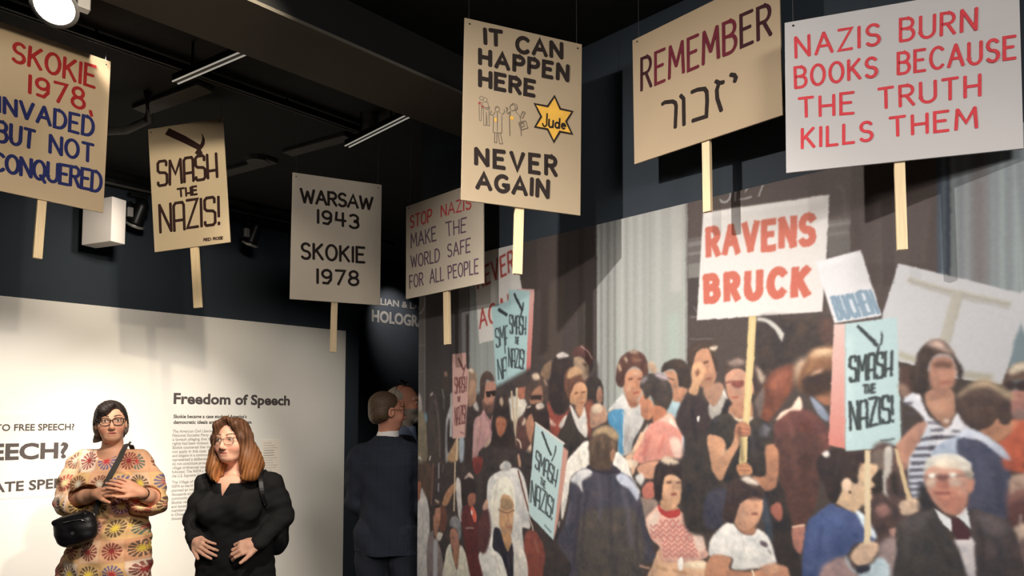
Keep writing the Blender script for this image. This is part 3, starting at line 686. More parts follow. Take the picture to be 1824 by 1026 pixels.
ART_BG = '''
@ 0 0 1
p 4a3e39 0 700,200 2000,200 2000,1120 700,1120
# left reflective edge, doorway and pillar
p 6a625d 2 744,400 758,400 758,760 744,760
l 8c837b 1 1.2 746,420 746,900
l 8a817a 1 1.5 757,520 757,760
l 8a817a 1 1 746,663 757,661
l a09890 1 3 745,558 751,556 756,545 757,530
l 8a817a 1 1 746,616 757,614
p 46403d 1 758,400 818,400 818,760 758,760
p 7d7873 2 817,400 835,400 835,760 817,760
p 4a403c 1 830,560 838,560 838,760 830,760
p a3a79e 2 836,380 908,380 904,720 836,720
l 8f948c 2 2 846,430 846,700
l b0b3aa 2 3 858,430 858,700
l 949890 2 2 868,430 868,700
p 4c403b 1 904,380 1064,380 1064,760 900,760
p 54463f 3 955,395 1010,395 1000,640 960,640
p 403630 4 1030,380 1040,380 1040,640 1030,640
# second column
g 9a988f a2a69b 1 1063,340 1102,340 1102,740 1063,740
g b3afa4 b0b6a7 1 1098,330 1226,330 1224,740 1098,740
l b0aca4 2 3 1066,360 1066,740
l 7f7b74 2 2 1071,360 1071,740
l a8a49c 2 3 1076,360 1076,740
l 85817a 2 4 1083,360 1083,740
l a9a69c 2 3 1090,360 1090,740
l 8d8a82 2 3 1095,360 1095,740
l c0beb2 3 5 1108,350 1108,740
l a09d92 3 3 1116,350 1116,740
l bab8ac 3 5 1124,350 1124,740
l a8a59a 3 3 1131,350 1131,740
l bdbab0 3 6 1140,350 1140,740
l a9a69c 3 3 1148,350 1148,740
l a3a096 2 2 1158,350 1158,740
l bebcb0 4 10 1172,350 1172,740
l c2bdb2 4 20 1205,340 1205,520
l b2bcac 5 20 1200,560 1200,740
p 8f8b82 1 1221,330 1225,330 1225,740 1221,740
# doorway behind the RAVENSBRUCK placard
g 5a4a44 4e423d 1 1225,300 1500,270 1500,760 1225,760
p 6b615b 2 1225,425 1252,421 1250,470 1225,472
p 837a73 1 1226,432 1252,428 1252,436 1226,440
p 847c74 1 1226,450 1250,447 1250,452 1226,455
p 857f76 1 1226,470 1248,468 1246,494 1226,496
p 4a3f3b 1 1226,496 1246,494 1242,560 1226,560
l 847a74 1 2 1230,565 1262,562
l 766c66 1 1.5 1228,604 1270,603
l 756a64 1 2 1236,546 1241,556
p 5c4e49 2 1470,290 1520,280 1518,560 1470,560
l 6a5c57 3 4 1490,330 1503,345 1508,420
p 746a63 2 1472,392 1514,388 1514,432 1472,440
l 8a827b 2 5 1474,402 1514,396
l 857d76 2 4 1474,418 1514,413
p 6e655f 2 1475,425 1516,420 1514,450 1475,458
g 54463f 594a45 1 1516,260 1674,230 1674,620 1514,620
p 5f504b 3 1530,380 1660,350 1650,470 1540,470
# third column
p 4a5360 2 1668,210 1692,205 1694,520 1670,510
p 6d7880 2 1676,210 1685,210 1686,500 1678,500
g 8e9292 949a98 1 1692,200 1990,150 1990,700 1694,560
l 9aa09e 3 8 1698,230 1700,520
l 85878a 3 6 1710,230 1712,530
l 9a9e9c 3 7 1722,230 1724,530
l 847c79 5 22 1742,230 1744,540
l 8c8682 3 6 1756,230 1758,540
l 95a09e 3 5 1768,230 1770,540
l a4b0ac 3 9 1784,220 1786,560
l 90999a 3 5 1796,220 1797,560
l a8b4b0 3 9 1810,220 1811,600
l 8f9899 3 5 1830,220 1831,600
p 75858a 2 1806,590 1990,500 1990,720 1796,700
# street number over the door
t b5b0aa 1 4 5127 1284,322 1368,304 1366,346 1282,362 n
p 54463f 1 1318,318 1327,316 1327,352 1318,354
'''
ART_SIGNS_LEFT = '''
@ 740 430 3.8
p d6cdc0 1 390,62 672,12 722,330 640,640 432,692
t a8352e 1 7.5 NEVER 412,200 660,62 668,196 424,318 n.30
t b03a32 1 7 AGAIN 430,472 690,330 700,470 436,590 n.26
g dba79a c65a50 1 700,320 806,324 774,978 744,984
p a5c6c2 1 516,440 634,400 640,985 552,1038
l 2e3234 1 18 560,458 622,500
t 303638 1 5.5 SMAS 540,592 660,560 660,690 548,714
l 303638 1 7 604,705 608,760
t 303638 1 6 NAZ 556,802 650,775 650,915 564,934
p a9c9c5 1 632,324 774,334 746,968 612,1004
l 98b8b6 4 6 640,340 620,990
l 2c3032 1 15 668,352 700,420 724,470
l 2c3032 1 10 730,412 726,450 712,505
t 2e3436 1 5.2 SMASH 636,500 748,512 744,632 640,622
t 2e3436 1 4 THE 674,646 700,650 698,696 672,690
t 2e3436 1 5.5 NAZIS! 630,722 738,738 732,864 632,846
l 5a6a6a 1 8 704,932 732,944
'''
ART_LEFT = '''
# dark crowd mass
@ 0 0 1
s 3f3634 6 750,760 800,720 880,690 960,650 1050,640 1066,700 1060,1060 745,1060
@ 740 620 5.131
p 3c3533 5 100,480 330,430 330,1026 100,1026
s 4a3c37 4 245,260 262,214 290,208 302,262 297,360 268,392 248,330
s 946e60 3 262,222 284,216 292,252 270,262
l a89c94 2 7 244,372 252,410 262,460
l 6a6260 3 12 258,440 262,560
s 4a403c 4 130,440 170,400 200,470 225,640 230,1026 110,1026
l b8a898 2 16 138,436 150,418 162,414
l 8a706a 3 7 180,470 205,620 218,800 222,1000
s b8aca0 3 24,440 44,424 56,500 60,580 24,610
s 84765e 3 20,620 60,580 92,640 104,800 104,1030 20,1030
s 6c8c9c 3 82,598 98,590 108,640 100,690 86,650
s c8bcac 2 20,1010 40,986 62,1026
l d8cab8 1 12 138,985 128,1026
s b4b0ac 3 275,780 282,650 308,560 334,515 345,560 340,800 320,950 300,1026 276,1026
s 332d2c 4 288,760 310,640 340,700 400,830 330,920 296,960
s be9266 3 290,1026 320,940 352,870 372,826 392,840 388,1026
l d6bc94 1 18 384,820 374,1026
p b8b0aa 2 320,420 338,400 338,815 312,812
p dba696 1 337,58 462,40 466,186 492,192 469,822 340,828
l 6a3836 1 15 390,92 415,145 440,200
l 6a3836 1 9 456,150 448,190 432,255
t 6c3a38 1 4.5 SMASH 360,274 468,262 464,398 362,416
t 6c3a38 1 3.6 THE 384,448 410,444 410,486 384,490
t 6c3a38 1 4.8 NAZIS! 360,546 460,522 452,688 360,704
l 8a504c 1 6 406,766 448,784
s 3e3230 4 470,560 520,540 610,560 600,700 540,860 540,1060 455,1060
s c0b4a6 3 526,510 548,484 572,520 576,570 546,566
s a8b0b4 3 400,840 440,820 446,900 436,1026 404,1026
s b88a6c 2 488,330 510,270 548,290 562,350 552,380 556,430 546,490 510,530 486,520
s a08064 3 490,196 520,182 552,230 562,300 548,320 530,290 500,300 486,410
s e4d0b0 2 486,200 514,186 534,220 510,226
s bc8068 2 608,440 640,320 718,308 734,380 726,440 716,500 700,570 660,590 622,540
s 52403a 2 590,300 610,240 655,210 700,238 722,292 700,306 652,286 640,330 634,400 620,470 604,476 592,400
s 644840 3 612,470 640,512 690,508 720,486 712,560 680,600 640,584 612,524
s a06a54 2 664,500 700,492 704,512 676,520
p 2c2422 1 642,396 690,392 736,386 732,436 702,440 692,414 682,448 650,450
s bc8a84 2 524,860 540,660 600,604 620,560 650,610 690,660 702,610 712,700 690,830 640,890 580,950 560,1026 522,1026
l a87670 3 10 600,640 590,760 570,900
l 9c6a66 2 8 640,610 680,690 690,760
l d0a098 4 18 560,700 545,820 540,940
@ 860 620 5.129
s d6cab4 3 226,480 300,440 400,480 392,560 310,664 250,640
s b46a50 2 320,372 392,360 384,450 330,462
l c4aa88 1 18 262,390 276,560 300,800
l ccb692 1 22 312,360 308,600 304,900
s 5c3c36 3 318,664 390,640 404,740 440,860 400,940 330,1040 300,900
s 332a29 3 130,470 160,428 215,438 240,500 252,600 262,720 284,800 304,900 310,1040 5,1040 20,930 90,820 76,720 96,600
s b2694a 3 120,664 150,626 205,646 216,700 196,770 160,812 130,762
l 8a4c38 3 10 128,700 150,695
l 8a4c38 3 10 175,700 205,702
l 9a4c3c 2 8 150,770 176,772
s c4a486 3 152,484 172,446 188,500 170,536
l 5a4238 4 14 210,450 225,520
s b89880 2 14,900 50,832 76,830 60,880 30,916
s d8b498 2 318,960 340,980 350,1026 324,1026
l d0b49a 1 14 310,830 340,860 350,920
s 8a6a50 3 528,232 570,150 640,110 652,160 612,280 545,290
s 984438 4 590,480 660,600 760,590 815,520 780,640 690,800 620,760
s d8a890 3 600,640 650,680 668,710 620,700
s 352c2b 3 640,112 720,68 800,90 842,180 830,350 790,500 740,590 660,590 620,500 602,380 622,220
s cdbeb2 2 672,64 730,36 790,70 740,88 692,94
l 8a7a74 1 6 690,92 760,84
s a87256 3 436,400 480,340 535,328 552,400 545,480 490,522 430,500
s 54413a 3 388,372 440,290 440,244 480,226 530,250 584,310 596,400 585,472 548,460 540,350 480,370 440,430 408,516 388,440
s d6b898 3 450,244 500,232 522,280 470,292
l c89a7c 3 14 560,290 585,340
p 382a28 2 430,434 540,426 534,478 490,470 440,476
s b67a5a 3 395,640 440,600 472,690 455,800 440,874 400,760
s 382c2a 2 388,590 400,530 450,520 540,498 592,560 606,640 600,745 480,684 455,600 430,604 392,660
s dcc2aa 2 484,520 535,498 562,540 500,562
l d0b49c 2 14 400,545 440,530
s d8b898 3 356,700 376,640 392,660 380,700
s d4ae8c 2 382,980 420,900 444,880 440,950 410,1010
'''
ART_LEFT2 = '''
@ 860 800 4.541
s 3a3231 6 0,0 300,0 420,60 400,260 360,420 20,420 0,300
s d4ccc0 2 34,320 60,226 130,180 200,158 280,158 340,250 384,520 382,640 322,640 330,760 352,860 260,800 70,710 40,600
l b8aea4 4 14 310,260 330,420 322,620
s ccc4b8 2 134,150 160,106 200,96 230,130 220,162 170,172
l a89c92 3 5 140,172 220,168
l 74483a 1 14 284,172 330,350 384,545
s c49070 2 280,60 292,40 310,120 296,150
s 824034 3 336,720 398,656 450,700 502,820 492,960 470,1060 352,1060
l 9a5a48 4 16 420,720 450,840
s 3a2e2c 3 376,560 420,570 436,620 400,640
l dcc6aa 1 8 376,560 400,620 406,660
l 6a3a34 4 26 14,500 20,640 4,760
s b88870 2 0,470 24,410 36,440 20,490
s f0e4ca 2 66,420 90,300 150,226 210,236 254,330 262,460 250,560 236,600 170,520 130,640 92,640 62,500
l dccfb4 4 14 110,330 90,440 100,580
s c69266 2 150,392 190,366 234,400 252,480 246,560 240,650 212,724 180,724 140,640 132,560
s ac8660 3 150,400 230,410 240,480 160,488
l 785846 1 7 126,490 170,512 200,518
l 785846 1 7 200,518 228,506 256,496
l 9a6a4c 3 8 200,520 206,570 196,590
l a05448 2 9 192,634 236,630
l e0ae84 3 14 226,540 232,600
s b68256 2 150,680 232,720 206,832 170,760
s ded6c6 2 -60,1060 -50,900 0,790 80,690 86,800 140,800 210,1040 210,1070
s dacebc 2 240,716 300,770 352,880 358,1060 244,1060 246,850
s 2c2830 2 94,640 140,652 170,760 204,836 240,766 246,1060 212,1060 150,870 84,806 82,740
l 4a4650 2 6 196,850 214,960
@ 740 820 4.981
s c2bab0 2 16,430 60,240 112,380 126,600 112,1060 16,1060
l a8a096 3 8 60,420 70,700
s 564236 4 25,60 100,10 150,100 132,360 84,300 40,180
s 9a5a40 2 18,200 50,200 40,330 18,350
l 745044 2 16 158,20 140,400
l b8b0b4 2 10 208,20 206,160
l a0a0a8 2 12 205,200 203,280
l 8a8288 2 5 236,110 250,40
s b67e58 2 236,392 280,270 355,196 368,260 330,300 280,400
s d2c6ba 2 362,160 400,190 412,400 410,548 384,500 362,300
l d2b68c 1 13 352,10 348,200 342,452
s 6a4034 3 215,420 272,430 270,600 222,640 205,560
s 7c6c66 2 106,720 155,620 166,690 192,700 238,860 244,1060 116,1060
p a6a2a2 2 160,710 196,710 192,1060 158,1060
s c8bca8 2 188,640 242,650 216,714 190,700
s a67258 2 160,450 180,390 215,400 222,480 210,580 182,686 160,600
s 463834 2 148,440 170,360 210,356 232,400 182,424 166,490
l bfa68e 2 14 176,352 208,376
l 2e2626 1 12 170,412 214,410
l 8a4c40 2 8 182,548 206,545
s a66e58 2 308,630 340,600 370,640 388,710 372,790 340,802 314,740
s 827e7c 2 303,575 320,510 360,496 402,560 402,680 382,704 370,620 330,592
l 5a3c34 2 6 318,690 340,685
l 8a4a40 2 7 322,760 346,758
s 96644c 2 335,800 390,740 386,900 370,970 338,880
s cec4aa 2 255,1060 262,880 280,780 312,742 330,850 372,970 396,756 450,840 482,960 494,1060
l a89e88 3 7 320,900 345,1000
l aaa08a 3 8 430,900 445,1020
s 5c2a2a 3 408,500 430,412 480,390 520,420 552,540 565,700 560,860 600,1060 500,1060 440,780 420,620
s 9a5e4a 2 463,320 500,280 532,300 530,370 502,412 474,400
s 322a2a 2 410,200 440,146 490,106 526,160 534,280 490,290 462,320 452,392 412,374
s c6a696 2 430,166 480,108 522,164 480,152
s de5e46 1 488,440 510,408 542,480 536,546 514,530
s e8d8c8 1 492,450 506,448 506,480 496,482
l a08278 1 9 445,602 520,598
s 7a3430 3 510,-20 596,-20 582,80 540,122 515,80
s 553232 4 556,560 640,420 668,640 620,820 560,780
s bf9078 2 598,410 636,346 644,420 604,444
'''
ART_MID = '''
@ 960 560 4.275
s 6b4638 3 190,480 220,420 290,394 340,430 372,480 352,520 290,520 255,600 228,650 200,580
s a08064 3 272,322 330,330 376,390 372,480 340,500 310,420 268,400
s 583834 2 252,292 290,246 360,240 412,330 384,386 330,322 270,322
l a88e7e 1 8 318,242 370,280 406,338
l 3a2a28 3 14 330,375 365,390
s 362e2c 2 368,500 420,474 476,510 492,600 486,695 470,690 472,560 444,560 436,650 400,704 364,640
s a06c54 2 444,580 474,560 486,640 470,672 440,650
s 8a4a3a 4 350,690 410,670 400,900 366,930
s c58c64 2 258,560 290,518 350,528 368,600 356,670 310,704 268,690 234,660
s c8986c 3 215,486 232,420 290,398 332,440 280,468
l 5a382c 2 10 270,600 300,594
l 5a382c 2 9 322,594 352,590
l a06648 3 9 318,600 326,640
l 9a4c3c 2 10 308,676 344,672
s 39322f 2 150,920 210,780 246,738 300,860 374,950 300,1060 150,1060
s e2d6c6 2 236,690 270,730 306,790 340,700 362,780 364,935 300,880 258,780
s b8805e 3 280,700 340,690 336,740 306,786 284,740
s c8b8a8 2 150,850 190,780 214,770 180,860
s b6866a 2 388,780 400,700 450,680 502,710 518,800 480,832 400,866
s e6c6a2 3 408,702 460,684 482,730 420,752
s b6b0a8 2 630,720 760,676 806,760 780,860 720,960 690,1060 600,1060 630,850
l 9a8c84 6 20 680,860 660,1000
l cac4bc 4 14 720,740 700,850
s 4886aa 2 528,760 600,716 648,738 640,850 640,1060 610,1060 580,900 530,830
l 6aa4c4 3 12 560,760 585,820
l d8d4cc 1 6 632,740 648,790 640,1000
s e6ded2 2 524,744 560,690 640,606 664,640 702,712 650,722 560,722
s ac6c4e 3 664,610 740,650 760,690 700,712 672,660
s c28260 3 644,480 700,416 784,430 806,480 794,560 770,624 720,664 670,624 644,560
s 5a3a32 2 584,490 600,380 640,310 720,274 800,310 832,390 826,466 792,486 782,432 720,398 662,450 644,548 602,544
l dcb48c 3 16 606,378 622,430
l dcb890 3 15 650,328 672,362
l e4c8a4 3 10 690,286 750,286
l b88868 3 8 720,345 780,350
l 5a342a 2 12 680,496 716,488
l 5a342a 2 12 752,494 788,488
l a06248 3 10 742,500 752,560
l 98483c 2 13 716,600 760,592
l d4a07c 4 20 690,540 680,580
s c09878 3 826,390 860,360 902,420 870,450
s 3e332e 2 930,424 960,370 1040,338 1110,358 1152,440 1152,570 1100,566 1060,546 1040,440 1000,418 940,444
s b07a5c 2 956,440 1030,430 1062,520 1052,600 1010,566 970,470
l 4a3832 1 7 975,480 1030,500
s b0785a 2 1008,600 1060,560 1132,574 1080,684 1030,664
s 9ab2b6 2 976,704 1030,668 1084,690 1044,795
s 3a3230 4 1050,780 1090,680 1140,590 1230,600 1240,1060 1110,1060 1090,900
s c17a58 2 800,600 840,640 872,690 862,780 822,804 780,770 772,690 758,662
s 433a36 2 768,545 800,470 880,448 960,468 1012,560 1016,640 970,735 920,724 880,694 852,620 812,644 790,580
l b0a09c 4 18 780,520 820,480
s bfa6a6 3 880,450 950,458 992,500 920,488
s b87050 2 868,700 965,726 960,800 880,856
s e0907a 2 752,1060 800,940 850,830 880,856 930,820 1000,756 1060,850 1104,960 1116,1060
s e8b49a 3 880,840 960,770 1000,770 960,860 900,900
s f2d0b8 4 1000,776 1060,856 1096,960 1060,960 990,850
s f0d2b6 3 700,1060 740,980 800,880 836,836 812,940 760,1060
l c06450 4 16 860,900 850,1040
l c06450 4 12 960,920 940,1040
s d0d8dc 2 1104,930 1140,940 1144,1000 1120,1026
'''
ART_MID2 = '''
@ 960 760 3.856
s 3a3230 5 1020,60 1160,-40 1235,350 1240,720 1160,700 1060,600 1010,300
s 8a7466 3 690,490 800,500 812,560 740,650 700,560
s dc8a76 2 640,200 740,20 830,-40 960,20 1002,120 990,200 900,220 820,232 750,240 690,252
s f0c2aa 4 900,80 970,96 992,200 930,206
l c05c50 4 14 760,60 720,200
l c46456 4 12 860,60 820,190
s e2b08a 2 590,214 650,150 700,40 716,80 640,222 684,240 662,290 640,334 618,260
s d0906e 2 680,270 760,238 842,250 794,350 720,350 680,310
s e4c4a4 2 600,232 660,230 672,262 620,280
s c46c58 2 706,430 760,376 802,410 792,482 730,494
s d8d0c4 3 660,350 700,320 726,350 700,400
s d4dce0 2 985,70 1020,70 1032,200 1000,210
s a8887c 3 1000,240 1036,250 1044,420 1010,470
s ece0cc 2 178,270 220,200 330,96 362,210 344,296 290,296 220,350 200,480 160,640 150,520 160,430
l c8bca8 4 12 270,170 290,270
s f0e4d0 2 508,270 522,176 600,230 642,350 694,460 600,400 540,326
s 45414a 2 336,280 400,250 520,270 560,310 640,360 700,500 740,700 792,860 792,924 690,944 684,1080 230,1080 220,950 128,800 170,680 210,500 220,380 280,300
s 4c443f 6 290,620 500,560 680,620 692,1080 290,1080
l 37333c 4 16 274,460 262,700 236,960
l 3a353c 4 12 690,540 668,760 684,900
s e0d8d0 3 214,366 280,296 350,294 362,330 296,376 302,450 264,400
s ccccd6 3 530,332 600,330 684,440 672,506 620,430 560,396
s 36313a 2 328,282 370,258 500,268 560,312 440,324
s 59463a 3 338,134 370,60 440,6 512,20 542,80 532,160 502,230 492,290 420,300 350,272 345,190
s be9a6e 4 368,64 400,10 480,-4 542,50 532,92 450,44
l 8a6c50 5 18 500,90 516,150
s b07a58 2 490,184 516,150 522,200 502,242
l d8c8b4 2 8 140,650 136,690
l d09878 2 10 690,956 760,970
s d8a47c 2 766,1080 784,940 830,836 862,920 960,916 1120,916 1192,990 1196,1080
s f0d4ac 4 990,930 1110,920 1160,970 1030,970
s dfa48c 2 732,646 780,580 830,544 900,620 960,580 1080,660 1142,830 1164,884 1060,924 840,924 830,830 770,764
s f0cdb2 4 740,640 800,580 826,620 780,720
s eec8b0 4 1040,640 1090,670 1140,820 1090,860 1060,760
s c08a64 2 846,500 950,550 964,594 880,604 838,560
s be3c38 1 818,536 870,580 960,566 964,612 890,628 830,586
s d29a72 2 843,400 870,340 940,328 986,390 988,460 962,524 920,564 870,530 845,480
s 342a2a 2 788,350 810,260 870,218 950,228 1002,280 1024,380 1012,456 980,490 986,394 960,348 880,326 852,390 842,486 800,496
s d6ba9a 3 836,236 880,204 964,244 900,262
l 5a3a34 2 14 876,386 912,380
l 5a3a34 2 13 944,386 974,382
l a86c50 3 10 918,400 926,430
l 8a4038 2 16 908,466 946,464
s eadfd0 1 954,920 986,900 988,980 960,982
'''
def zig():                                            # zigzag rows of the boy's knitted jumper
    out = ['@ 960 760 3.856']
    for j in range(8):
        y = 650 + j * 33; x0 = 760 + (j > 3) * 70 + j * 3; x1 = 1020 + j * 12
        if j == 0: x0, x1 = 830, 980
        pts = ' '.join('%d,%d' % (x, y + (14 if i % 2 else -10)) for i, x in enumerate(range(x0, x1, 22)))
        out.append('l c0605aC0 1 9 ' + pts)
    return '\n'.join(out)
ART_R1 = '''
@ 1180 330 3.8
p e0d6cb 1 275,186 1130,64 1108,500 1082,856 232,914
l f0e6da 4 20 300,200 1100,90
t d0644e 1 15 RAVENS 308,300 1020,208 1014,392 312,470 n.40
t d0624c 1 17 BRUCK 295,622 985,562 975,733 300,778 n.55
@ 1180 560 3.8
s 3c322f 6 640,40 900,20 1140,60 1150,260 1000,260 860,330 760,380 700,420 640,340
l c4bcae 2 24 640,30 700,40 740,60
l c4bcae 2 20 735,58 780,100 808,150
p c8c0b2 2 690,35 760,60 826,130 806,190 770,110
s 5a4038 4 1060,40 1150,40 1150,200 1090,200
s 774232 4 655,620 680,480 740,390 850,344 905,352 890,450 860,540 770,660 700,740 660,700
s 9a5640 6 720,480 800,390 860,400 780,520
s 6c5c54 3 620,560 670,480 690,560 660,700 640,640
s 3a3030 3 92,710 170,530 232,550 310,600 332,680 318,840 322,1060 180,1060 150,850
s 322b2b 3 372,680 430,566 480,620 450,690
s b6aa9a 2 312,620 360,560 412,500 430,560 380,700 330,704
s a87a60 2 276,510 380,460 414,510 345,624
s bd8361 2 203,340 230,256 312,222 342,290 368,400 342,474 290,504 240,466
s 46372f 2 168,300 190,220 250,178 330,188 378,218 350,240 372,330 366,400 332,280 300,228 232,248 206,340 180,356
s d8c0a2 2 318,222 372,214 362,240 330,242
l 4a3028 2 12 276,330 312,318
l 8a5844 3 10 300,345 318,400
l 8a4a3c 2 10 290,440 330,432
s d29a6e 2 194,400 210,340 250,318 288,360 278,430 252,480 232,545 176,524 200,460
s 7a4c3a 3 224,388 250,372 248,410 232,420
s e0d4c8 1 234,694 252,690 246,726 236,722
l f0e8dc 2 10 410,520 440,570
s c58b6d 2 428,420 490,366 560,388 614,470 622,520 582,572 540,604 480,604 440,540
s 4c3b35 2 412,410 430,330 500,294 580,300 650,350 692,420 672,500 640,560 608,590 622,480 560,382 490,358 430,400
s 9a8274 4 440,324 520,300 562,330 480,348
s b69e86 3 632,352 692,424 672,470 650,420
l 7a4a40 2 12 418,468 470,455 545,462
s 86463c 2 462,460 548,450 544,490 490,494
l a04838 2 12 466,562 512,560
l b06c54 4 12 450,510 462,540
s b87c5c 2 478,600 592,580 606,700 520,745 448,674
s d8c0a0 2 448,660 470,690 520,740 600,720 606,690 520,712
s 37322f 2 306,800 350,700 450,670 500,724 600,742 640,700 740,760 776,890 700,908 690,1060 420,1060 402,850 320,832
s 6a6468 4 676,744 740,772 712,800 700,870
l 5a5660 5 20 660,780 690,860
l 4c474a 4 14 340,720 400,700
s c48a64 2 303,836 400,838 424,900 412,964 470,880 500,790 540,820 530,866 480,940 410,1060 330,1060
l e0b088 4 12 410,950 440,920
s b27858 2 700,906 776,888 790,1060 702,1060
p d7b878 1 584,12 636,12 620,300 592,700 574,1020 524,1020 546,700 568,300
l e4ca92 2 8 612,30 590,360 562,760
s b87454 2 498,750 540,728 592,756 594,826 530,854 490,806
l 8a5040 1 5 510,770 585,780
l 8a5040 1 5 505,800 580,806
s 683d37 3 760,740 850,650 940,636 1040,680 1132,800 1140,900 1080,940 1060,1060 770,1060 760,850
s 563029 5 930,760 990,740 1000,1040 940,1040
s a86a4c 2 1030,540 1142,516 1142,606 1090,612
s 8a92a2 2 996,548 1080,620 1134,700 1112,724 1050,670
s 84583e 5 900,430 925,340 985,290 1010,245 1090,226 1180,238 1180,540 1060,545 960,530 905,490
s c0a080 6 892,400 905,335 955,296 978,300 930,390 905,470
s c69a70 6 1000,262 1090,230 1180,246 1180,290 1090,285 1010,300
s e0b48a 4 1020,252 1090,234 1150,244 1140,262 1040,270
l 6a4430 5 18 990,310 950,400 930,480
l a8784e 5 14 1030,300 990,370 975,430
s 3c2d29 5 945,500 960,430 1030,392 1110,372 1180,392 1180,500 1060,545 970,545
s e0a880 3 1000,412 1040,382 1084,366 1074,390 1030,408
s f2ceb2 2 766,716 810,660 870,630 926,558 944,640 870,650 800,704
@ 1220 780 4.172
s 36302e 4 0,0 180,0 200,240 260,320 260,660 0,660
s 3a3844 4 160,420 310,390 280,640 150,660
s 332e2d 3 410,0 640,0 630,80 600,290 500,300 400,320 280,320 380,140
s 52352f 3 690,-10 1010,-10 1000,300 965,520 886,650 800,664 750,480 700,300
l 6a443a 6 22 800,40 830,300
l 3e2824 6 22 900,100 880,420
s 302928 3 560,360 700,330 760,500 810,690 860,900 870,1080 640,1080 660,860 600,640
s 3c424c 4 560,420 620,500 650,760 600,720
s a05a48 2 636,520 700,478 724,540 712,616 660,586
s a86a58 2 798,672 892,658 882,800 850,866 808,800
l dcac8c 1 14 796,664 890,646
s c48a64 2 168,-10 290,16 292,110 344,60 400,-10 414,30 340,170 282,302 240,302 200,200
l e4b890 4 12 272,120 310,90
s c08058 2 388,206 440,180 492,212 492,272 424,292 390,250
s b07454 2 600,60 690,86 694,250 672,364 600,394 540,344 496,282 600,276
p d7b878 1 412,-10 468,-10 460,182 404,192
l 8a5040 1 6 400,210 480,214
l 8a5040 1 6 398,240 484,244
'''
ART_R2 = '''
@ 1220 780 4.172
s dcd4c8 2 186,770 250,680 340,626 420,706 500,718 540,676 620,740 664,850 674,936 560,966 356,976 350,890 190,884
l c0b8ac 4 12 360,780 350,880
l c4bcae 4 14 420,900 560,920
s b87c5c 2 186,884 340,890 334,974 500,990 660,946 750,956 774,1010 744,1080 190,1080
s c08a6a 3 560,960 680,930 700,1000 600,1010
s c88e6c 2 396,500 450,456 510,438 574,450 578,530 552,612 512,664 440,694 376,644 366,590
s b87858 3 376,640 440,690 524,660 506,716 420,700
s 3c2f2d 2 276,580 310,420 330,330 410,288 480,283 544,340 588,410 578,456 520,440 440,462 400,504 382,580 350,636 290,604
s e8d0b8 3 414,300 470,284 532,320 544,352 480,342 440,322
l 4a3430 4 22 470,444 565,450
l 9a6048 3 9 520,490 530,520
l 6a3430 2 14 494,566 542,562
s 584a50 2 558,768 602,770 614,812 570,802
l 6a5c5c 2 10 618,828 640,866
l ead4ac 1 14 498,980 520,1040
@ 1440 430 3.539
p e4ddd9 1 42,130 332,54 458,470 164,516
l f0eae6 4 20 60,150 320,80
p d2d6da 2 136,352 394,302 448,462 188,498
t 8098a8 1 6.5 BUCHEN 146,356 386,310 440,450 192,490 n.30
g ccc8c5 c2bfbd 1 568,138 1400,340 1360,520 1222,905 900,860 560,750 462,475
l b0a898 2 32 626,240 900,318 1275,400
l c8c0ae 1 6 624,226 905,302 1280,380
l 948c80 2 5 640,262 900,342 1265,422
l b8b09e 2 66 940,320 900,480 856,640
l a29a8a 2 6 972,330 930,480 888,640
l b0a890 3 40 560,712 690,750
l aaa28c 3 46 980,840 1160,860
p 513832 3 560,780 720,800 700,980 560,980
p 75868b 2 1312,580 1420,380 1420,800 1262,800
@ 1440 580 4.104
g e2bcae d67a6a 1 186,-10 272,-14 270,905 148,872
p b5cdc9 1 268,-14 648,-64 678,876 270,922
l c4d8d4 5 30 300,60 300,860
l a6bfbb 3 5 662,300 672,860
p 33393a 1 350,8 366,-8 430,50 512,132 506,162 490,152
p 33393a 1 532,36 546,72 541,122 522,150 516,202 494,202 506,160 528,120
t 343c3c 1 7.2 SMASH 304,234 610,188 606,368 306,412
t 3c4444 1 6 THE 402,438 486,428 486,488 402,496
t 343c3c 1 7.4 NAZIS! 304,560 614,514 618,700 306,766
l 5a6a6a 1 14 526,842 632,830
s 8a6a58 3 664,430 720,440 745,510 690,530
s d8d4d6 2 690,545 790,478 832,560 880,660 1010,745 1084,640 1150,690 1210,800 1170,1060 730,1060 800,820 850,700 770,600
s a87860 2 872,480 1046,470 1076,620 1040,700 1010,750 950,704 890,630 856,560
l 8a5c4c 5 24 900,500 1040,500
s d8b8a0 2 978,692 1010,680 1034,700 1002,716
s b17a62 3 880,340 890,256 960,216 1044,236 1084,310 1078,390 1052,452 1000,494 930,494 888,430
s 3e312d 2 783,280 800,200 860,130 940,98 1010,130 1060,200 1112,280 1134,350 1104,414 1090,330 1050,232 960,206 900,246 872,330 872,440 850,486 770,494 743,420 738,330
s bf9f8e 4 858,134 940,100 1000,140 1066,216 980,182 900,154
l 55392f 4 30 910,284 1050,284
l c88a78 4 14 960,330 1000,370
l 8a443c 3 14 956,416 1040,410
l 48444e 2 16 868,708 960,716
l 48444e 2 20 858,766 990,760
l 48444e 2 24 830,818 1080,816
l 48444e 2 16 1050,770 1110,776
l 4a4650 2 36 790,900 940,894
l 4a4650 2 30 770,962 900,956
l 48444e 2 18 690,580 760,560
l 48444e 2 18 720,640 780,640
l 48444e 2 16 696,772 742,766
@ 1420 760 3.856
'''
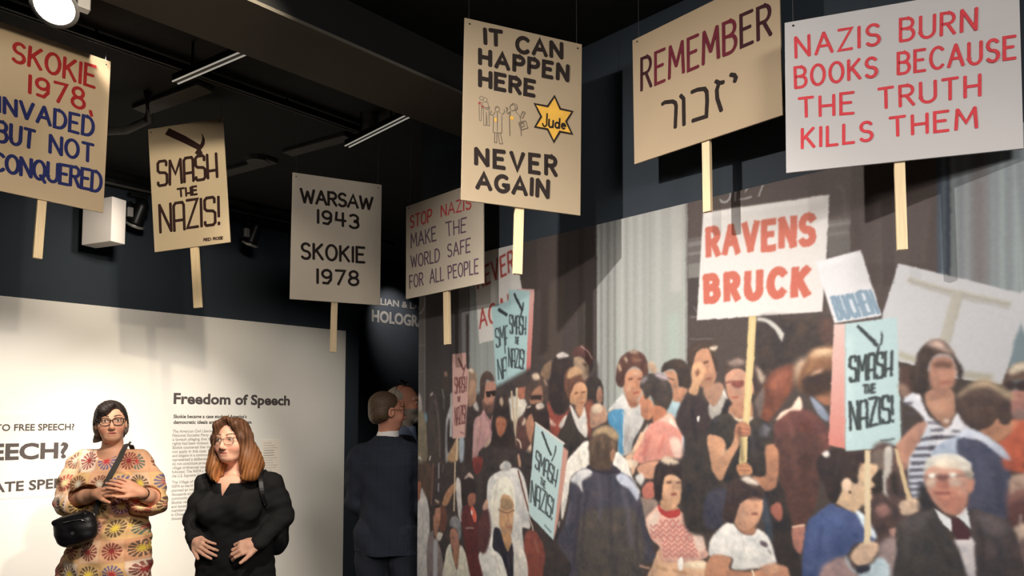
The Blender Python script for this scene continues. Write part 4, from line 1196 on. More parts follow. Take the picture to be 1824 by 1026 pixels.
ART_R3 = '''
@ 1420 760 3.856
p c8ccd4 2 800,10 920,0 900,200 860,480 750,500 760,300
l 46424c 2 20 830,94 1000,66
l 46424c 2 22 800,150 940,146
l 46424c 2 22 785,200 920,198
l 46424c 2 22 776,250 905,248
l 46424c 2 22 768,300 890,296
l 46424c 2 20 762,344 880,344
l 46424c 2 18 758,390 872,388
l 46424c 2 18 756,432 862,430
l 46424c 2 16 752,472 856,470
s 54403c 4 510,160 690,150 780,520 700,800 560,830 500,640
s 6a5a50 3 510,180 600,168 602,300 520,332
s b88068 2 690,110 820,-20 890,-20 852,80 780,200 742,300 690,264 676,170
l a06a54 4 14 800,60 740,200
s c2b6a6 2 600,160 652,148 640,320 602,334
s 2e2826 3 510,320 590,300 600,420 540,470 500,420
s 2e2826 3 640,330 690,330 690,460 650,440
l c8beb0 2 20 604,300 600,440 636,530
s 463634 4 520,500 600,466 700,560 700,660 560,770 506,640
s 8a6058 3 534,560 600,528 646,590 570,622
s b08070 2 638,706 684,700 672,752 650,750
s 8a7470 4 560,820 700,770 710,1080 590,1080
p d2b282 1 662,146 692,160 792,520 760,532
s d8b290 2 700,530 760,500 830,498 862,560 784,604 720,604
l 9a6a54 2 5 780,510 790,560
s 332e30 4 840,380 930,480 960,580 850,600
s a8b4c4 2 916,206 960,130 1040,88 1112,72 1108,194 1000,188
s 44465a 2 1108,70 1200,84 1350,140 1456,224 1466,400 1446,640 1180,600 1200,330 1190,250 1104,194
l 35374a 5 24 1380,260 1390,560
l 52546a 6 30 1250,200 1280,480
@ 1660 600 4.463
s c85c40 3 510,840 600,780 640,676 740,640 1000,640 1000,1060 600,1060 560,900
s e88c64 4 568,744 610,682 690,654 640,736
s b77868 3 618,440 680,416 760,426 760,620 690,644 630,604 608,520
s 8a6c62 3 636,594 760,580 760,650 670,656
s 6a5044 3 556,404 600,300 640,240 740,196 840,220 840,340 640,352
s e0c8a8 3 606,290 640,232 740,200 800,224 664,292
s 382c2c 2 578,382 640,348 664,402 600,434
s 382c2c 2 656,374 760,344 760,420 690,424
l a0564a 2 10 660,470 720,466
s b87c5c 2 386,744 480,690 520,636 562,690 646,676 606,780 520,836 450,806
s c8ccd8 2 196,800 262,738 344,738 450,800 562,880 626,974 540,946 430,856 320,806
s 4c3b37 2 192,530 210,450 280,400 380,350 480,368 580,430 624,520 624,620 600,694 560,694 520,640 470,704 400,734 300,724 228,644
s b69a76 4 198,472 290,390 380,338 480,356 634,450 622,504 520,444 430,402 300,424 230,474
l 8a6c54 5 16 300,450 420,420
l 7a5c50 5 18 470,450 560,500
@ 1660 820 4.982
s 8a5a50 4 690,260 900,240 900,420 690,440
s c09a82 3 686,190 720,140 900,120 900,250 760,262 700,304
l 6a4a40 3 16 720,200 800,230
s 5a3a38 4 690,390 900,370 900,590 700,590
s c8a890 3 730,590 900,560 900,760 790,748 750,660
l d8c4ac 2 12 790,480 786,570
s 6a5450 4 760,740 900,720 900,1060 790,1060
@ 1420 760 3.856
s 3b3736 2 686,690 760,630 900,580 944,556 1010,690 1100,850 1206,1080 700,1080 680,850
s 443b3b 2 1186,566 1300,590 1440,650 1500,760 1544,900 1556,1080 1226,1080 1215,860 1190,700
s 6a5d5a80 6 700,662 800,610 912,582 860,700 760,704
s 7c6c6890 6 1230,592 1400,636 1446,720 1300,740
l 2e2a2b 3 10 1240,640 1280,860 1260,1040
l 6a5a5a 5 16 1330,780 1350,900
s c9bdb9 2 1084,770 1204,766 1218,880 1232,1080 1190,1080 1110,840
p e4e2de 1 940,562 985,590 1068,640 1062,722 1000,664
p e0e0dc 1 1088,612 1166,548 1194,704 1130,644
p 4a2b2f 1 1064,620 1112,630 1188,730 1182,776 1088,776 1064,700
s c89078 2 873,336 910,266 1000,240 1120,276 1182,340 1214,372 1206,430 1172,474 1154,560 1090,606 1010,584 930,504 888,420
s b87560 5 924,430 1080,420 1164,480 1114,596 1010,574
s d8d0c0 2 866,320 890,230 960,194 1080,188 1160,228 1200,310 1194,356 1140,300 1000,252 900,284
s f2dec2 4 918,262 1010,218 1104,230 1134,280 1020,284
s d8b498 3 888,372 952,360 954,402 900,414
s d8b49a 3 1040,366 1110,360 1110,400 1050,410
s b06a58 3 956,384 1034,370 1036,424 970,424
l 6a5850 2 9 878,346 940,336 1000,340 1170,334
s f6eeda 2 904,326 946,320 942,350 910,352
s f6eeda 2 1044,320 1088,320 1084,346 1050,348
s 7a4c46 3 960,335 1035,335 1030,365 970,368
l 7a403c 2 15 944,456 1052,456
l a86450 3 8 950,500 1060,505
s c08068 2 1178,360 1218,370 1208,432 1174,454
s 9a8a76 3 1150,300 1196,310 1196,360 1170,350
s 3f4c74 2 36,1080 60,700 130,600 230,530 280,552 400,590 470,680 534,720 524,800 400,800 340,880 230,930 150,1080
s 4a5c8c70 6 100,690 200,600 310,640 222,760 120,860
s 33406890 6 250,760 400,740 330,860 240,900
s d1a982 2 326,372 412,388 430,260 540,258 552,300 510,362 534,402 505,432 512,492 424,560 400,592 300,544 266,512 310,440
l a87454 3 10 470,300 520,300
l a0584a 2 8 490,445 515,440
s 332929 2 126,250 180,180 300,148 340,170 450,178 462,240 430,262 412,322 402,394 362,360 320,362 300,432 270,516 220,506 188,420 150,330
l 5a3c34 4 14 420,230 440,290
s e2ba9a 2 303,394 330,354 368,370 356,444 320,434
l 4a3430 1 12 360,440 362,460
s e0d4c8 2 176,180 210,165 222,200 190,210
s c8d4d8 2 402,590 440,588 522,700 546,770 480,724
s 9a7a74 4 176,960 320,898 384,980 430,1080 176,1080
l b0c0c4 3 14 336,890 360,960 420,1010
s b0c0c4 3 430,1010 500,950 570,896 634,960 610,1080 430,1080
s dcb08c 2 366,890 440,800 540,788 554,850 500,934 420,954
l b08468 2 5 450,830 530,830
s 2c2c36 2 408,966 492,950 492,992 420,1008
p d8bc90 1 464,160 502,160 506,806 460,806
l e6d0a8 2 8 486,170 486,790
'''
ART_TILT = '''
@ 860 800 4.541
p d0937e 2 640,-30 692,16 650,330 606,600 572,742 560,500
@ 0 0 1
p b9d1cb 1 953.6,752.6 1004,789 985.5,962 942,916 941.5,900
l e8d4c4 1 2.5 953,752 1006,791
@ 860 800 4.541
l 2e3434 1 16 478,-142 512,-50 552,52
l 2e3434 1 10 590,-30 586,20 556,100
t 343b3b 1 5.6 SMASH 434,12 606,168 588,306 424,148
t 3c4444 1 4.2 THE 468,228 508,266 504,318 464,276
t 343b3b 1 6 NAZIS! 398,258 576,404 558,566 388,428
l 5a6a6a 1 9 498,614 554,674
'''
ART_DETAIL = '''
@ 960 760 3.856
l 5a5560 5 16 400,330 425,480 415,640
l 37333b 5 12 486,320 492,600 500,900
l 5d5863 6 20 570,420 610,600 640,820
l 34313a 4 10 330,420 310,640 290,900
l 3a353a 4 10 690,560 720,700 770,840
l 6a6570 4 10 220,520 190,680
l 7a6048 3 8 380,90 365,180
l 8c6e50 3 7 430,60 440,150
l 473629 3 8 410,110 400,240
l 473629 3 8 470,120 465,250
l 2a2222 2 6 900,250 930,320
l 4c3c38 2 6 830,290 815,400
l 4c3c38 2 6 990,320 1000,420
l d8a080 3 10 890,430 890,480
l e0b890 3 12 930,345 950,370
l b07a58 3 10 848,460 880,540
l b08458 3 14 800,960 880,990
l 8a5c40 3 8 920,985 1020,1010
l c8906a 3 10 830,860 850,930
@ 1180 560 3.8
l 2e2828 4 12 520,760 540,1000
l 4a4448 4 12 600,780 620,960
l 25202a 4 10 200,640 230,860
l 4a4244 4 10 130,700 180,640
l 6a5448 3 8 450,340 520,330
l 34282a 3 8 620,420 640,520
l 6a5448 3 6 210,240 260,205
l dca884 4 14 500,420 500,440
l d8a078 4 12 300,360 330,390
l 7a4438 5 18 790,480 770,620
l a05a42 5 14 740,470 790,410
l 82504a 4 12 860,720 880,840
l 4e2a28 5 14 1000,720 980,860
l 7a4a44 4 10 1060,760 1100,860
@ 1440 580 4.104
l 6a5248 3 8 820,200 800,300 790,420
l 5a463c 3 8 860,180 840,280
l 7a6456 3 8 1000,150 1060,240
l 2e2422 3 8 1100,300 1110,390
l c88c74 4 14 920,360 925,400
l 4a302a 2 6 930,300 960,302
l 4a302a 2 6 1000,302 1030,300
l c89a80 5 18 930,560 960,640
l b8b4ba 3 8 900,690 930,760
@ 1660 600 4.463
l 6e564c 4 12 260,560 300,640
l 6a544a 4 12 340,560 360,680
l 36292a 4 12 430,560 440,680
l 8a7060 4 10 400,440 470,470
l 36292a 4 10 560,520 570,620
l d88a6a 4 14 560,780 620,740
l a84a36 5 18 660,800 640,960
@ 1420 760 3.856
l dcb090 4 14 1100,440 1130,470
l b07060 3 8 905,440 930,500
l e0c0a4 3 10 960,300 960,330
l 9a5a4c 3 6 930,470 950,440
l 9a5a4c 3 6 1065,450 1085,480
l a89a88 3 8 1150,240 1190,300
l 252223 4 10 900,640 960,760 1060,960
l 5a5252 4 10 760,720 740,900
l 5c5252 4 10 1400,720 1440,900
l 2c3658 4 12 170,680 140,900
l 56679a 5 14 250,620 330,680
l 2e3a5e 4 12 440,700 380,820
l 3e3232 3 8 200,260 180,380
l 463838 3 8 290,200 260,330
@ 1220 780 4.172
l 5a4440 3 8 340,350 330,480
l 4a3836 3 8 420,330 380,460
l 2c2222 3 8 480,360 460,430
l d8a284 4 14 430,560 440,600
l e4dcd2 4 14 260,700 250,800
l b0a89c 3 8 440,760 430,860
l b8b0a6 3 8 560,860 640,900
l 9a6248 3 8 360,1000 480,1012
@ 860 800 4.541
l c8c0b4 4 12 120,250 100,420
l e6dfd4 4 14 240,200 290,360
l bcb2a6 3 10 100,860 140,1000
l fff4dc 4 16 150,260 210,280
l d8c8a8 3 10 220,300 240,420
l bcae9a 3 8 270,820 300,960
@ 960 560 4.275
l 8a5a48 3 8 700,330 740,360
l 3e2822 3 8 650,400 630,500
l 3e2822 3 8 780,360 800,440
l e8c09c 4 14 720,450 760,450
l 2a2322 4 10 880,520 870,640
l 6a5c58 3 8 940,500 970,560
l cfc9c2 3 8 680,780 660,900
l 4a3430 3 8 230,500 220,600
l dca884 3 10 300,540 330,545
'''
for a in (ART_BG, ART_SIGNS_LEFT, ART_LEFT, ART_MID, ART_LEFT2, ART_MID2, zig(), ART_TILT, ART_R1, ART_R2, ART_R3, ART_DETAIL):
    draw(a)
    if a is ART_BG: IMG *= .915
# uneven outlines of an enlarged press photograph: a small random warp, then softness and grain
wxf, wyf = fbm(((14, .8), (5, .5))) * .55, fbm(((14, .8), (5, .5))) * .55
gy, gx = np.mgrid[0:RH, 0:RW]
IMG = IMG[np.clip(np.round(gy + wyf).astype(int), 0, RH - 1), np.clip(np.round(gx + wxf).astype(int), 0, RW - 1)]
# photographic softness and grain of the enlargement
IMG = np.stack([boxblur(IMG[..., i], 1) * .6 + IMG[..., i] * .4 for i in range(3)], -1)
gr = RNG.normal(0, 1, (RH, RW)).astype(np.float32); gr = gr * .35 + boxblur(gr, 2) * 3.0
IMG = np.clip(IMG + gr[..., None] * 2.2, 0, 255)
PRINT_GAIN = 1.08                                     # ink reflectance relative to the traced tones
lum = IMG @ np.array([.30, .59, .11], np.float32); IMG = lum[..., None] + .88 * (IMG - lum[..., None]) + 4
c = IMG / 255.0; LIN = np.where(c <= .04045, c / 12.92, ((c + .055) / 1.055) ** 2.4) / PRINT_GAIN * np.array([.94, 1.0, 1.10])
LIN = .86 * np.clip(LIN, .004, 1) ** .96; LIN = np.clip(LIN, .004, .86)
# the panel: a fine grid that carries the print, closed at the back
MUR_S, MUR_Z = 3.05, 2.487
pxs = np.arange(745.0, 1826.0, 1.0)
ss = (to_wall(pxs, np.full_like(pxs, 745.0))[:, 0]) * RES + S0
s_edge = ss[-1]; ss = np.concatenate([[0.0], ss[ss > .001], np.arange(s_edge + .006, MUR_S, .006), [MUR_S]])
zs = np.concatenate([np.linspace(.005, Z0 + .01, 12)[:-1], np.arange(Z0 + .01, MUR_Z, .0019), [MUR_Z]])
sa = np.where(ss > s_edge, 2 * s_edge - ss, ss)
Sg, Zg = np.meshgrid(sa, zs)
# below the frame's lower border the print simply continues the lowest traced tones
Pl = WM + (-D2) * sa[:, None]; dep = Pl[:, 1] * math.cos(PITCH)
lo = np.array([hit(*(lambda q: (PX + F * q[0] / (q[1] * math.cos(PITCH)), 1024.0))(p), WM, D1)[2] for p in Pl])
Zg2 = np.maximum(Zg, np.minimum(lo, 1.3)[None, :])
fx = np.clip((Sg - S0) / RES - .5, 0, RW - 1.001); fy = np.clip((Z1 - Zg2) / RES - .5, 0, RH - 1.001)
ix, iy = fx.astype(int), fy.astype(int); wx, wy = (fx - ix)[..., None], (fy - iy)[..., None]
CC = (LIN[iy, ix] * (1 - wx) + LIN[iy, ix + 1] * wx) * (1 - wy) + (LIN[iy + 1, ix] * (1 - wx) + LIN[iy + 1, ix + 1] * wx) * wy
nr, nc = Sg.shape
MUR0 = np.array([WM[0], WM[1], 0.0])
co_ = (ss[None, :, None] * -D2 + zs[:, None, None] * UP).reshape(-1, 3)
back = np.array([a + D1 * .010 for a in (co_[0], co_[nc - 1], co_[-1], co_[-nc])])
co_ = np.concatenate([co_, back]); nv = len(co_)
i0 = (np.arange(nr - 1)[:, None] * nc + np.arange(nc - 1)[None, :]).reshape(-1)
q = np.stack([i0, i0 + nc, i0 + nc + 1, i0 + 1], 1)
b0 = nr * nc; k00, k10, k11, k01 = 0, nc - 1, nr * nc - 1, (nr - 1) * nc
q = np.concatenate([q, [[b0, b0 + 1, b0 + 2, b0 + 3], [k00, b0, b0 + 3, k01], [k10, k11, b0 + 2, b0 + 1], [k01, b0 + 3, b0 + 2, k11], [k00, k10, b0 + 1, b0]]]).astype(np.int32)
def np_mesh(name, co, quads, colors=None, smooth=True):
    me = bpy.data.meshes.new(name); me.vertices.add(len(co)); me.vertices.foreach_set('co', np.ascontiguousarray(co, np.float32).ravel())
    me.loops.add(quads.size); me.loops.foreach_set('vertex_index', np.ascontiguousarray(quads, np.int32).ravel())
    me.polygons.add(len(quads)); me.polygons.foreach_set('loop_start', np.arange(0, quads.size, 4, dtype=np.int32))
    me.update(calc_edges=True)
    if smooth: me.polygons.foreach_set('use_smooth', np.ones(len(quads), bool))
    if colors is not None:
        at = me.color_attributes.new('Col', 'FLOAT_COLOR', 'POINT')
        at.data.foreach_set('color', np.concatenate([colors, np.ones((len(colors), 1))], 1).astype(np.float32).ravel())
    return me
cc_ = np.concatenate([CC.reshape(-1, 3), np.full((4, 3), .3)])
M['print'] = vmat('mural_print', .62, .25)
o = link('photo_mural', np_mesh('photo_mural', co_, q, cc_, False), M['print']); o.location = MUR0
tag(o, 'huge wall mural photograph of a 1970s crowd holding placards', 'mural')
# ------------------------------------------------------------------ figures: smooth-blended solids meshed in one piece
def Rm(yaw=0, pitch=0, roll=0):                       # head frame: faces -y; yaw turns to image right, pitch lifts the chin
    return np.array(Matrix.Rotation(math.radians(yaw), 3, 'Z') @ Matrix.Rotation(math.radians(-pitch), 3, 'X') @ Matrix.Rotation(math.radians(roll), 3, 'Y'))
class Field:
    def __init__(s, lo, hi, h):
        s.lo = np.array(lo, float); s.h = h
        s.n = np.ceil((np.array(hi) - s.lo) / h).astype(int) + 1
        s.a = np.full(s.n, 1.0, np.float32); s.fr = (np.eye(3), np.zeros(3), 1.0)
    def frame(s, R=np.eye(3), t=(0, 0, 0), sc=1.0): s.fr = (np.asarray(R), np.asarray(t, float), sc)
    def W(s, p): R, t, sc = s.fr; return t + sc * (R @ np.asarray(p, float))
    def win(s, lo, hi):
        i0 = np.clip(np.floor((np.asarray(lo) - s.lo) / s.h).astype(int), 0, s.n - 1); i1 = np.clip(np.ceil((np.asarray(hi) - s.lo) / s.h).astype(int) + 1, 1, s.n)
        sl = tuple(slice(a, max(b, a + 1)) for a, b in zip(i0, i1))
        g = [(np.arange(q.start, q.stop, dtype=np.float32) * s.h + s.lo[i]).astype(np.float32) for i, q in enumerate(sl)]
        return sl, g[0][:, None, None], g[1][None, :, None], g[2][None, None, :]
    def comb(s, sl, d, k, mode):
        a = s.a[sl]
        if mode == 'u':
            if k > 0: h = np.maximum(k - np.abs(a - d), 0) / k; s.a[sl] = np.minimum(a, d) - h * h * k * .25
            else: s.a[sl] = np.minimum(a, d)
        else:
            d = -d
            if k > 0: h = np.maximum(k - np.abs(a - d), 0) / k; s.a[sl] = np.maximum(a, d) + h * h * k * .25
            else: s.a[sl] = np.maximum(a, d)
    def cap(s, a, b, ra, rb, k=.02, mode='u'):
        a, b = s.W(a), s.W(b); sc = s.fr[2]; ra *= sc; rb *= sc; k *= sc
        m = max(ra, rb) + k + 3 * s.h
        sl, X, Y, Z = s.win(np.minimum(a, b) - m, np.maximum(a, b) + m)
        d = b - a; L = float(d @ d) + 1e-12
        t = np.clip(((X - a[0]) * d[0] + (Y - a[1]) * d[1] + (Z - a[2]) * d[2]) / L, 0, 1)
        q = np.sqrt((X - a[0] - t * d[0]) ** 2 + (Y - a[1] - t * d[1]) ** 2 + (Z - a[2] - t * d[2]) ** 2) - (ra + (rb - ra) * t)
        s.comb(sl, q.astype(np.float32), k, mode)
    def chain(s, pts, rs, k=.02, mode='u'):
        for i in range(len(pts) - 1): s.cap(pts[i], pts[i + 1], rs[i], rs[i + 1], k, mode)
    def ell(s, c, r, k=.02, mode='u', R=None):
        c = s.W(c); sc = s.fr[2]; r = np.asarray(r, float) * sc; k *= sc
        Q = s.fr[0] if R is None else s.fr[0] @ np.asarray(R)
        m = r.max() + k + 3 * s.h
        sl, X, Y, Z = s.win(c - m, c + m)
        X, Y, Z = X - c[0], Y - c[1], Z - c[2]
        u = [Q[0, i] * X + Q[1, i] * Y + Q[2, i] * Z for i in range(3)]
        k0 = np.sqrt(sum((u[i] / r[i]) ** 2 for i in range(3))); k1 = np.sqrt(sum((u[i] / r[i] ** 2) ** 2 for i in range(3))) + 1e-6
        s.comb(sl, (k0 * (k0 - 1) / k1).astype(np.float32), k, mode)
    def loft(s, rows, k=.02, mode='u', fold=None, p=2.0):   # rows (z, cx, cy, rx, ry) from bottom to top
        rows = np.array(sorted(rows), float); z = rows[:, 0]; r = rows[:, 3:].max() * 1.15 + k
        lo = (rows[:, 1].min() - r, rows[:, 2].min() - r, z[0] - k); hi = (rows[:, 1].max() + r, rows[:, 2].max() + r, z[-1] + k)
        sl, X, Y, Z = s.win(lo, hi)
        zz = Z.ravel()
        f = lambda j: np.interp(zz, z, rows[:, j])[None, None, :]
        def smooth(v): return v
        cx, cy, rx, ry = (f(j) for j in (1, 2, 3, 4))
        u, v = (X - cx) / rx, (Y - cy) / ry
        q = (np.abs(u) ** p + np.abs(v) ** p) ** (1 / p)
        if fold is not None: q = q - fold(np.arctan2(v, u), Z)
        d = (q - 1) * np.minimum(rx, ry)
        d = np.maximum(d, np.maximum(z[0] - Z, Z - z[-1]))
        s.comb(sl, d.astype(np.float32), k, mode)
    def noise(s, fn, lo=None, hi=None):
        sl, X, Y, Z = s.win(s.lo if lo is None else lo, (s.lo + s.n * s.h) if hi is None else hi)
        a = s.a[sl]; a += np.where(np.abs(a) < .05, fn(X, Y, Z), 0).astype(np.float32)
    def cover(s, B, lo, hi, mg=.008):                  # keep the garment outside the body inside the box lo..hi
        sl, X, Y, Z = s.win(lo, hi)
        ix = [np.clip(np.round((g.ravel() - B.lo[i]) / B.h).astype(int), 0, B.n[i] - 1) for i, g in enumerate((X, Y, Z))]
        s.a[sl] = np.minimum(s.a[sl], B.a[np.ix_(*ix)] - mg)
    def mesh(s):                                       # naive surface nets
        A = s.a; ins = A < 0
        cell = np.zeros(np.array(A.shape) - 1, bool); allin = np.ones_like(cell)
        for dx in (0, 1):
            for dy in (0, 1):
                for dz in (0, 1):
                    v = ins[dx:A.shape[0] - 1 + dx, dy:A.shape[1] - 1 + dy, dz:A.shape[2] - 1 + dz]; cell |= v; allin &= v
        act = cell & ~allin; idx = np.argwhere(act); num = np.full(act.shape, -1, np.int32); num[act] = np.arange(len(idx))
        acc = np.zeros((len(idx), 3)); cnt = np.zeros(len(idx))
        cor = [(a, b, c) for a in (0, 1) for b in (0, 1) for c in (0, 1)]
        val = {c: A[idx[:, 0] + c[0], idx[:, 1] + c[1], idx[:, 2] + c[2]].astype(float) for c in cor}
        for c in cor:
            for ax in range(3):
                if c[ax]: continue
                e = list(c); e[ax] = 1; e = tuple(e); v0, v1 = val[c], val[e]
                m = (v0 < 0) != (v1 < 0); t = np.where(m, v0 / np.where(m, v0 - v1, 1), 0)
                p = np.array(c, float)[None] + np.zeros((len(idx), 1)); p[:, ax] += t
                acc += p * m[:, None]; cnt += m
        V = s.lo + (idx + acc / np.maximum(cnt, 1)[:, None]) * s.h
        Q = []
        for ax in range(3):
            o1, o2 = [(1, 2), (2, 0), (0, 1)][ax]
            sa = [slice(None)] * 3; sb = [slice(None)] * 3; sa[ax] = slice(0, -1); sb[ax] = slice(1, None)
            x = ins[tuple(sa)] != ins[tuple(sb)]
            w = np.argwhere(x); w = w[(w[:, o1] > 0) & (w[:, o2] > 0) & (w[:, o1] < A.shape[o1] - 1) & (w[:, o2] < A.shape[o2] - 1)]
            if not len(w): continue
            def at(d1_, d2_):
                q = w.copy(); q[:, o1] -= d1_; q[:, o2] -= d2_; return num[q[:, 0], q[:, 1], q[:, 2]]
            q = np.stack([at(1, 1), at(0, 1), at(0, 0), at(1, 0)], 1)
            fl = ~ins[w[:, 0], w[:, 1], w[:, 2]]; q[fl] = q[fl][:, ::-1]
            Q.append(q)
        Q = np.concatenate(Q); Q = Q[(Q >= 0).all(1)]
        return V, Q
def relax(V, Q, n=1, lam=.5):
    for _ in range(n):
        S_ = np.zeros_like(V); c = np.zeros(len(V))
        for i in range(4):
            for j in (1, 3):
                np.add.at(S_, Q[:, i], V[Q[:, (i + j) % 4]]); np.add.at(c, Q[:, i], 1)
        V = V + lam * (S_ / np.maximum(c, 1)[:, None] - V)
    return V
M['skin'] = vmat('skin', .55, .35); M['cloth'] = vmat('printed_cloth', .9, .15, bump=.25, bscale=260); M['hair'] = vmat('hair', .55, .3)
M['suit'] = vmat('suit_wool', .9, .15, bump=.2, bscale=400); M['knit'] = vmat('dark_knit', .85, .2, bump=.3, bscale=320)
M['leather'] = mat('black_leather', (24, 24, 27), .42, .15, 40, bump=.25, bscale=120); M['frame_d'] = mat('dark_spectacle_frame', (30, 24, 24), .3, .1, 60)
M['frame_m'] = mat('thin_metal_frame', (110, 88, 76), .3, .05, 60, .7); M['strap'] = mat('dark_grey_webbing', (66, 64, 62), .8, .15, 120)
M['chrome'] = mat('bright_metal', (190, 188, 184), .25, .05, 60, .9); M['shoe'] = mat('dark_shoe_leather', (30, 27, 26), .4, .1, 40)
gl = bpy.data.materials.new('clear_lens'); gl.use_nodes = True; nt = gl.node_tree; nt.nodes.clear()
go = nt.nodes.new('ShaderNodeOutputMaterial'); gm = nt.nodes.new('ShaderNodeMixShader'); gt = nt.nodes.new('ShaderNodeBsdfTransparent'); gg = nt.nodes.new('ShaderNodeBsdfGlossy')
gg.inputs['Roughness'].default_value = .05; gm.inputs[0].default_value = .06
nt.links.new(gt.outputs[0], gm.inputs[1]); nt.links.new(gg.outputs[0], gm.inputs[2]); nt.links.new(gm.outputs[0], go.inputs[0]); M['lens'] = gl

def col_lin(c): return np.array(srgb(c))
def field_obj(name, F_, m, parent, colfn, rel=1):
    V, Q = F_.mesh()
    if rel: V = relax(V, Q, rel)
    return link(name, np_mesh(name, V, Q, np.clip(colfn(V), .003, .9), True), m, parent)
def flat(c): L_ = col_lin(c); return lambda V: np.tile(L_, (len(V), 1))
def head(Fd, R, t, sc, male=False, open_mouth=0.0):
    Fd.frame(R, t, sc)
    Fd.ell((0, .018, .035), (.074, .094, .088), 0.0)
    Fd.ell((0, -.025, -.02), (.064, .072, .088), .03)
    Fd.ell((0, -.052, -.082), (.038, .034, .026), .03)
    for s_ in (-1, 1):
        Fd.ell((.036 * s_, -.062, -.030), (.026, .026, .026), .025)
        Fd.cap((.02 * s_, -.088, .032), (.045 * s_, -.074, .030), .008, .007, .012)
        Fd.ell((.031 * s_, -.105, .010), (.019, .018, .011), .012, 's')
        Fd.ell((.031 * s_, -.0795, .010), (.0125, .0125, .0125), .002)
        Fd.cap((.016 * s_, -.089, .019), (.046 * s_, -.082, .017), .0045, .004, .004)
        Fd.cap((.018 * s_, -.088, .002), (.044 * s_, -.082, .001), .004, .004, .004)
        Fd.ell((.075 * s_, .008, -.004), (.010, .021, .031), .008)
        Fd.ell((.082 * s_, .004, 0), (.006, .011, .018), .006, 's')
        Fd.ell((.010 * s_, -.102, -.035), (.0075, .010, .007), .007)
    Fd.cap((0, -.090, .022), (0, -.112, -.026), .0075, .011, .012)
    Fd.ell((0, -.114, -.030), (.0095, .0095, .0085), .008)
    Fd.cap((-.016, -.089, -.054), (.016, -.089, -.054), .006, .006, .006)
    Fd.cap((-.014, -.088, -.066), (.014, -.088, -.066), .0075, .0075, .006)
    Fd.cap((-.02, -.0975, -.0602 - open_mouth * .002), (.02, -.0975, -.0602 - open_mouth * .002), .002 + open_mouth * .003, .002 + open_mouth * .003, .003, 's')
    Fd.frame()
def paint_head(V, C, R, t, sc, skin, brow=(60, 45, 40), lip=(176, 92, 84), iris=(60, 50, 42), beard=None, flush=(205, 120, 100)):
    p = (V - t) @ R / sc
    near = (np.abs(p) < .16).all(1)
    def soft(c, r): return np.clip(1.25 - 1.25 * np.sum(((p - c) / r) ** 2, 1), 0, 1)[:, None] * near[:, None]
    def mix(w, c): nonlocal C; C = C * (1 - w) + col_lin(c) * w
    for s_ in (-1, 1):
        mix(.55 * soft((.04 * s_, -.07, -.035), (.03, .04, .03)), flush)
        mix(.25 * soft((.031 * s_, -.085, .006), (.024, .03, .016)), (150, 95, 75))
        w = (np.sum((p - (.031 * s_, -.0795, .010)) ** 2, 1) < .0138 ** 2) & (np.abs(p[:, 2] - .0098) < .0047) & (p[:, 1] < -.084)
        C[w] = col_lin((222, 214, 204)); C[w & (np.hypot(p[:, 0] - .031 * s_, p[:, 2] - .0105) < .0058)] = col_lin(iris)
        ln = (np.abs(p[:, 2] - .0185) < .002) & (np.abs(p[:, 0] - .031 * s_) < .016) & (p[:, 1] < -.07); C[ln & near] = col_lin((70, 48, 40))
        t_ = np.clip((p[:, 0] * s_ - .014) / .036, 0, 1); zc = .034 + .006 * np.sin(t_ * 2.6)
        b = (np.abs(p[:, 2] - zc) < .0038 * (1.15 - t_ * .5)) & (p[:, 0] * s_ > .013) & (p[:, 0] * s_ < .051) & (p[:, 1] < -.05); C[b & near] = col_lin(brow)
    mix(.8 * soft((0, -.095, -.0600), (.024, .02, .0115)), lip)
    m = (np.abs(p[:, 2] + .0602) < .0024) & (np.abs(p[:, 0]) < .021) & (p[:, 1] < -.08); C[m & near] = col_lin((96, 44, 42))
    mix(.35 * soft((0, -.118, -.03), (.014, .014, .012)), flush)
    if beard is not None:
        b = ((p[:, 2] < -.03) & (p[:, 1] < .012 - .3 * (p[:, 2] + .03)) & (p[:, 2] > -.135) & ~((np.abs(p[:, 0]) < .022) & (np.abs(p[:, 2] + .06) < .009) & (p[:, 1] < -.08)) & near)
        C[b] = col_lin(beard)
    return C
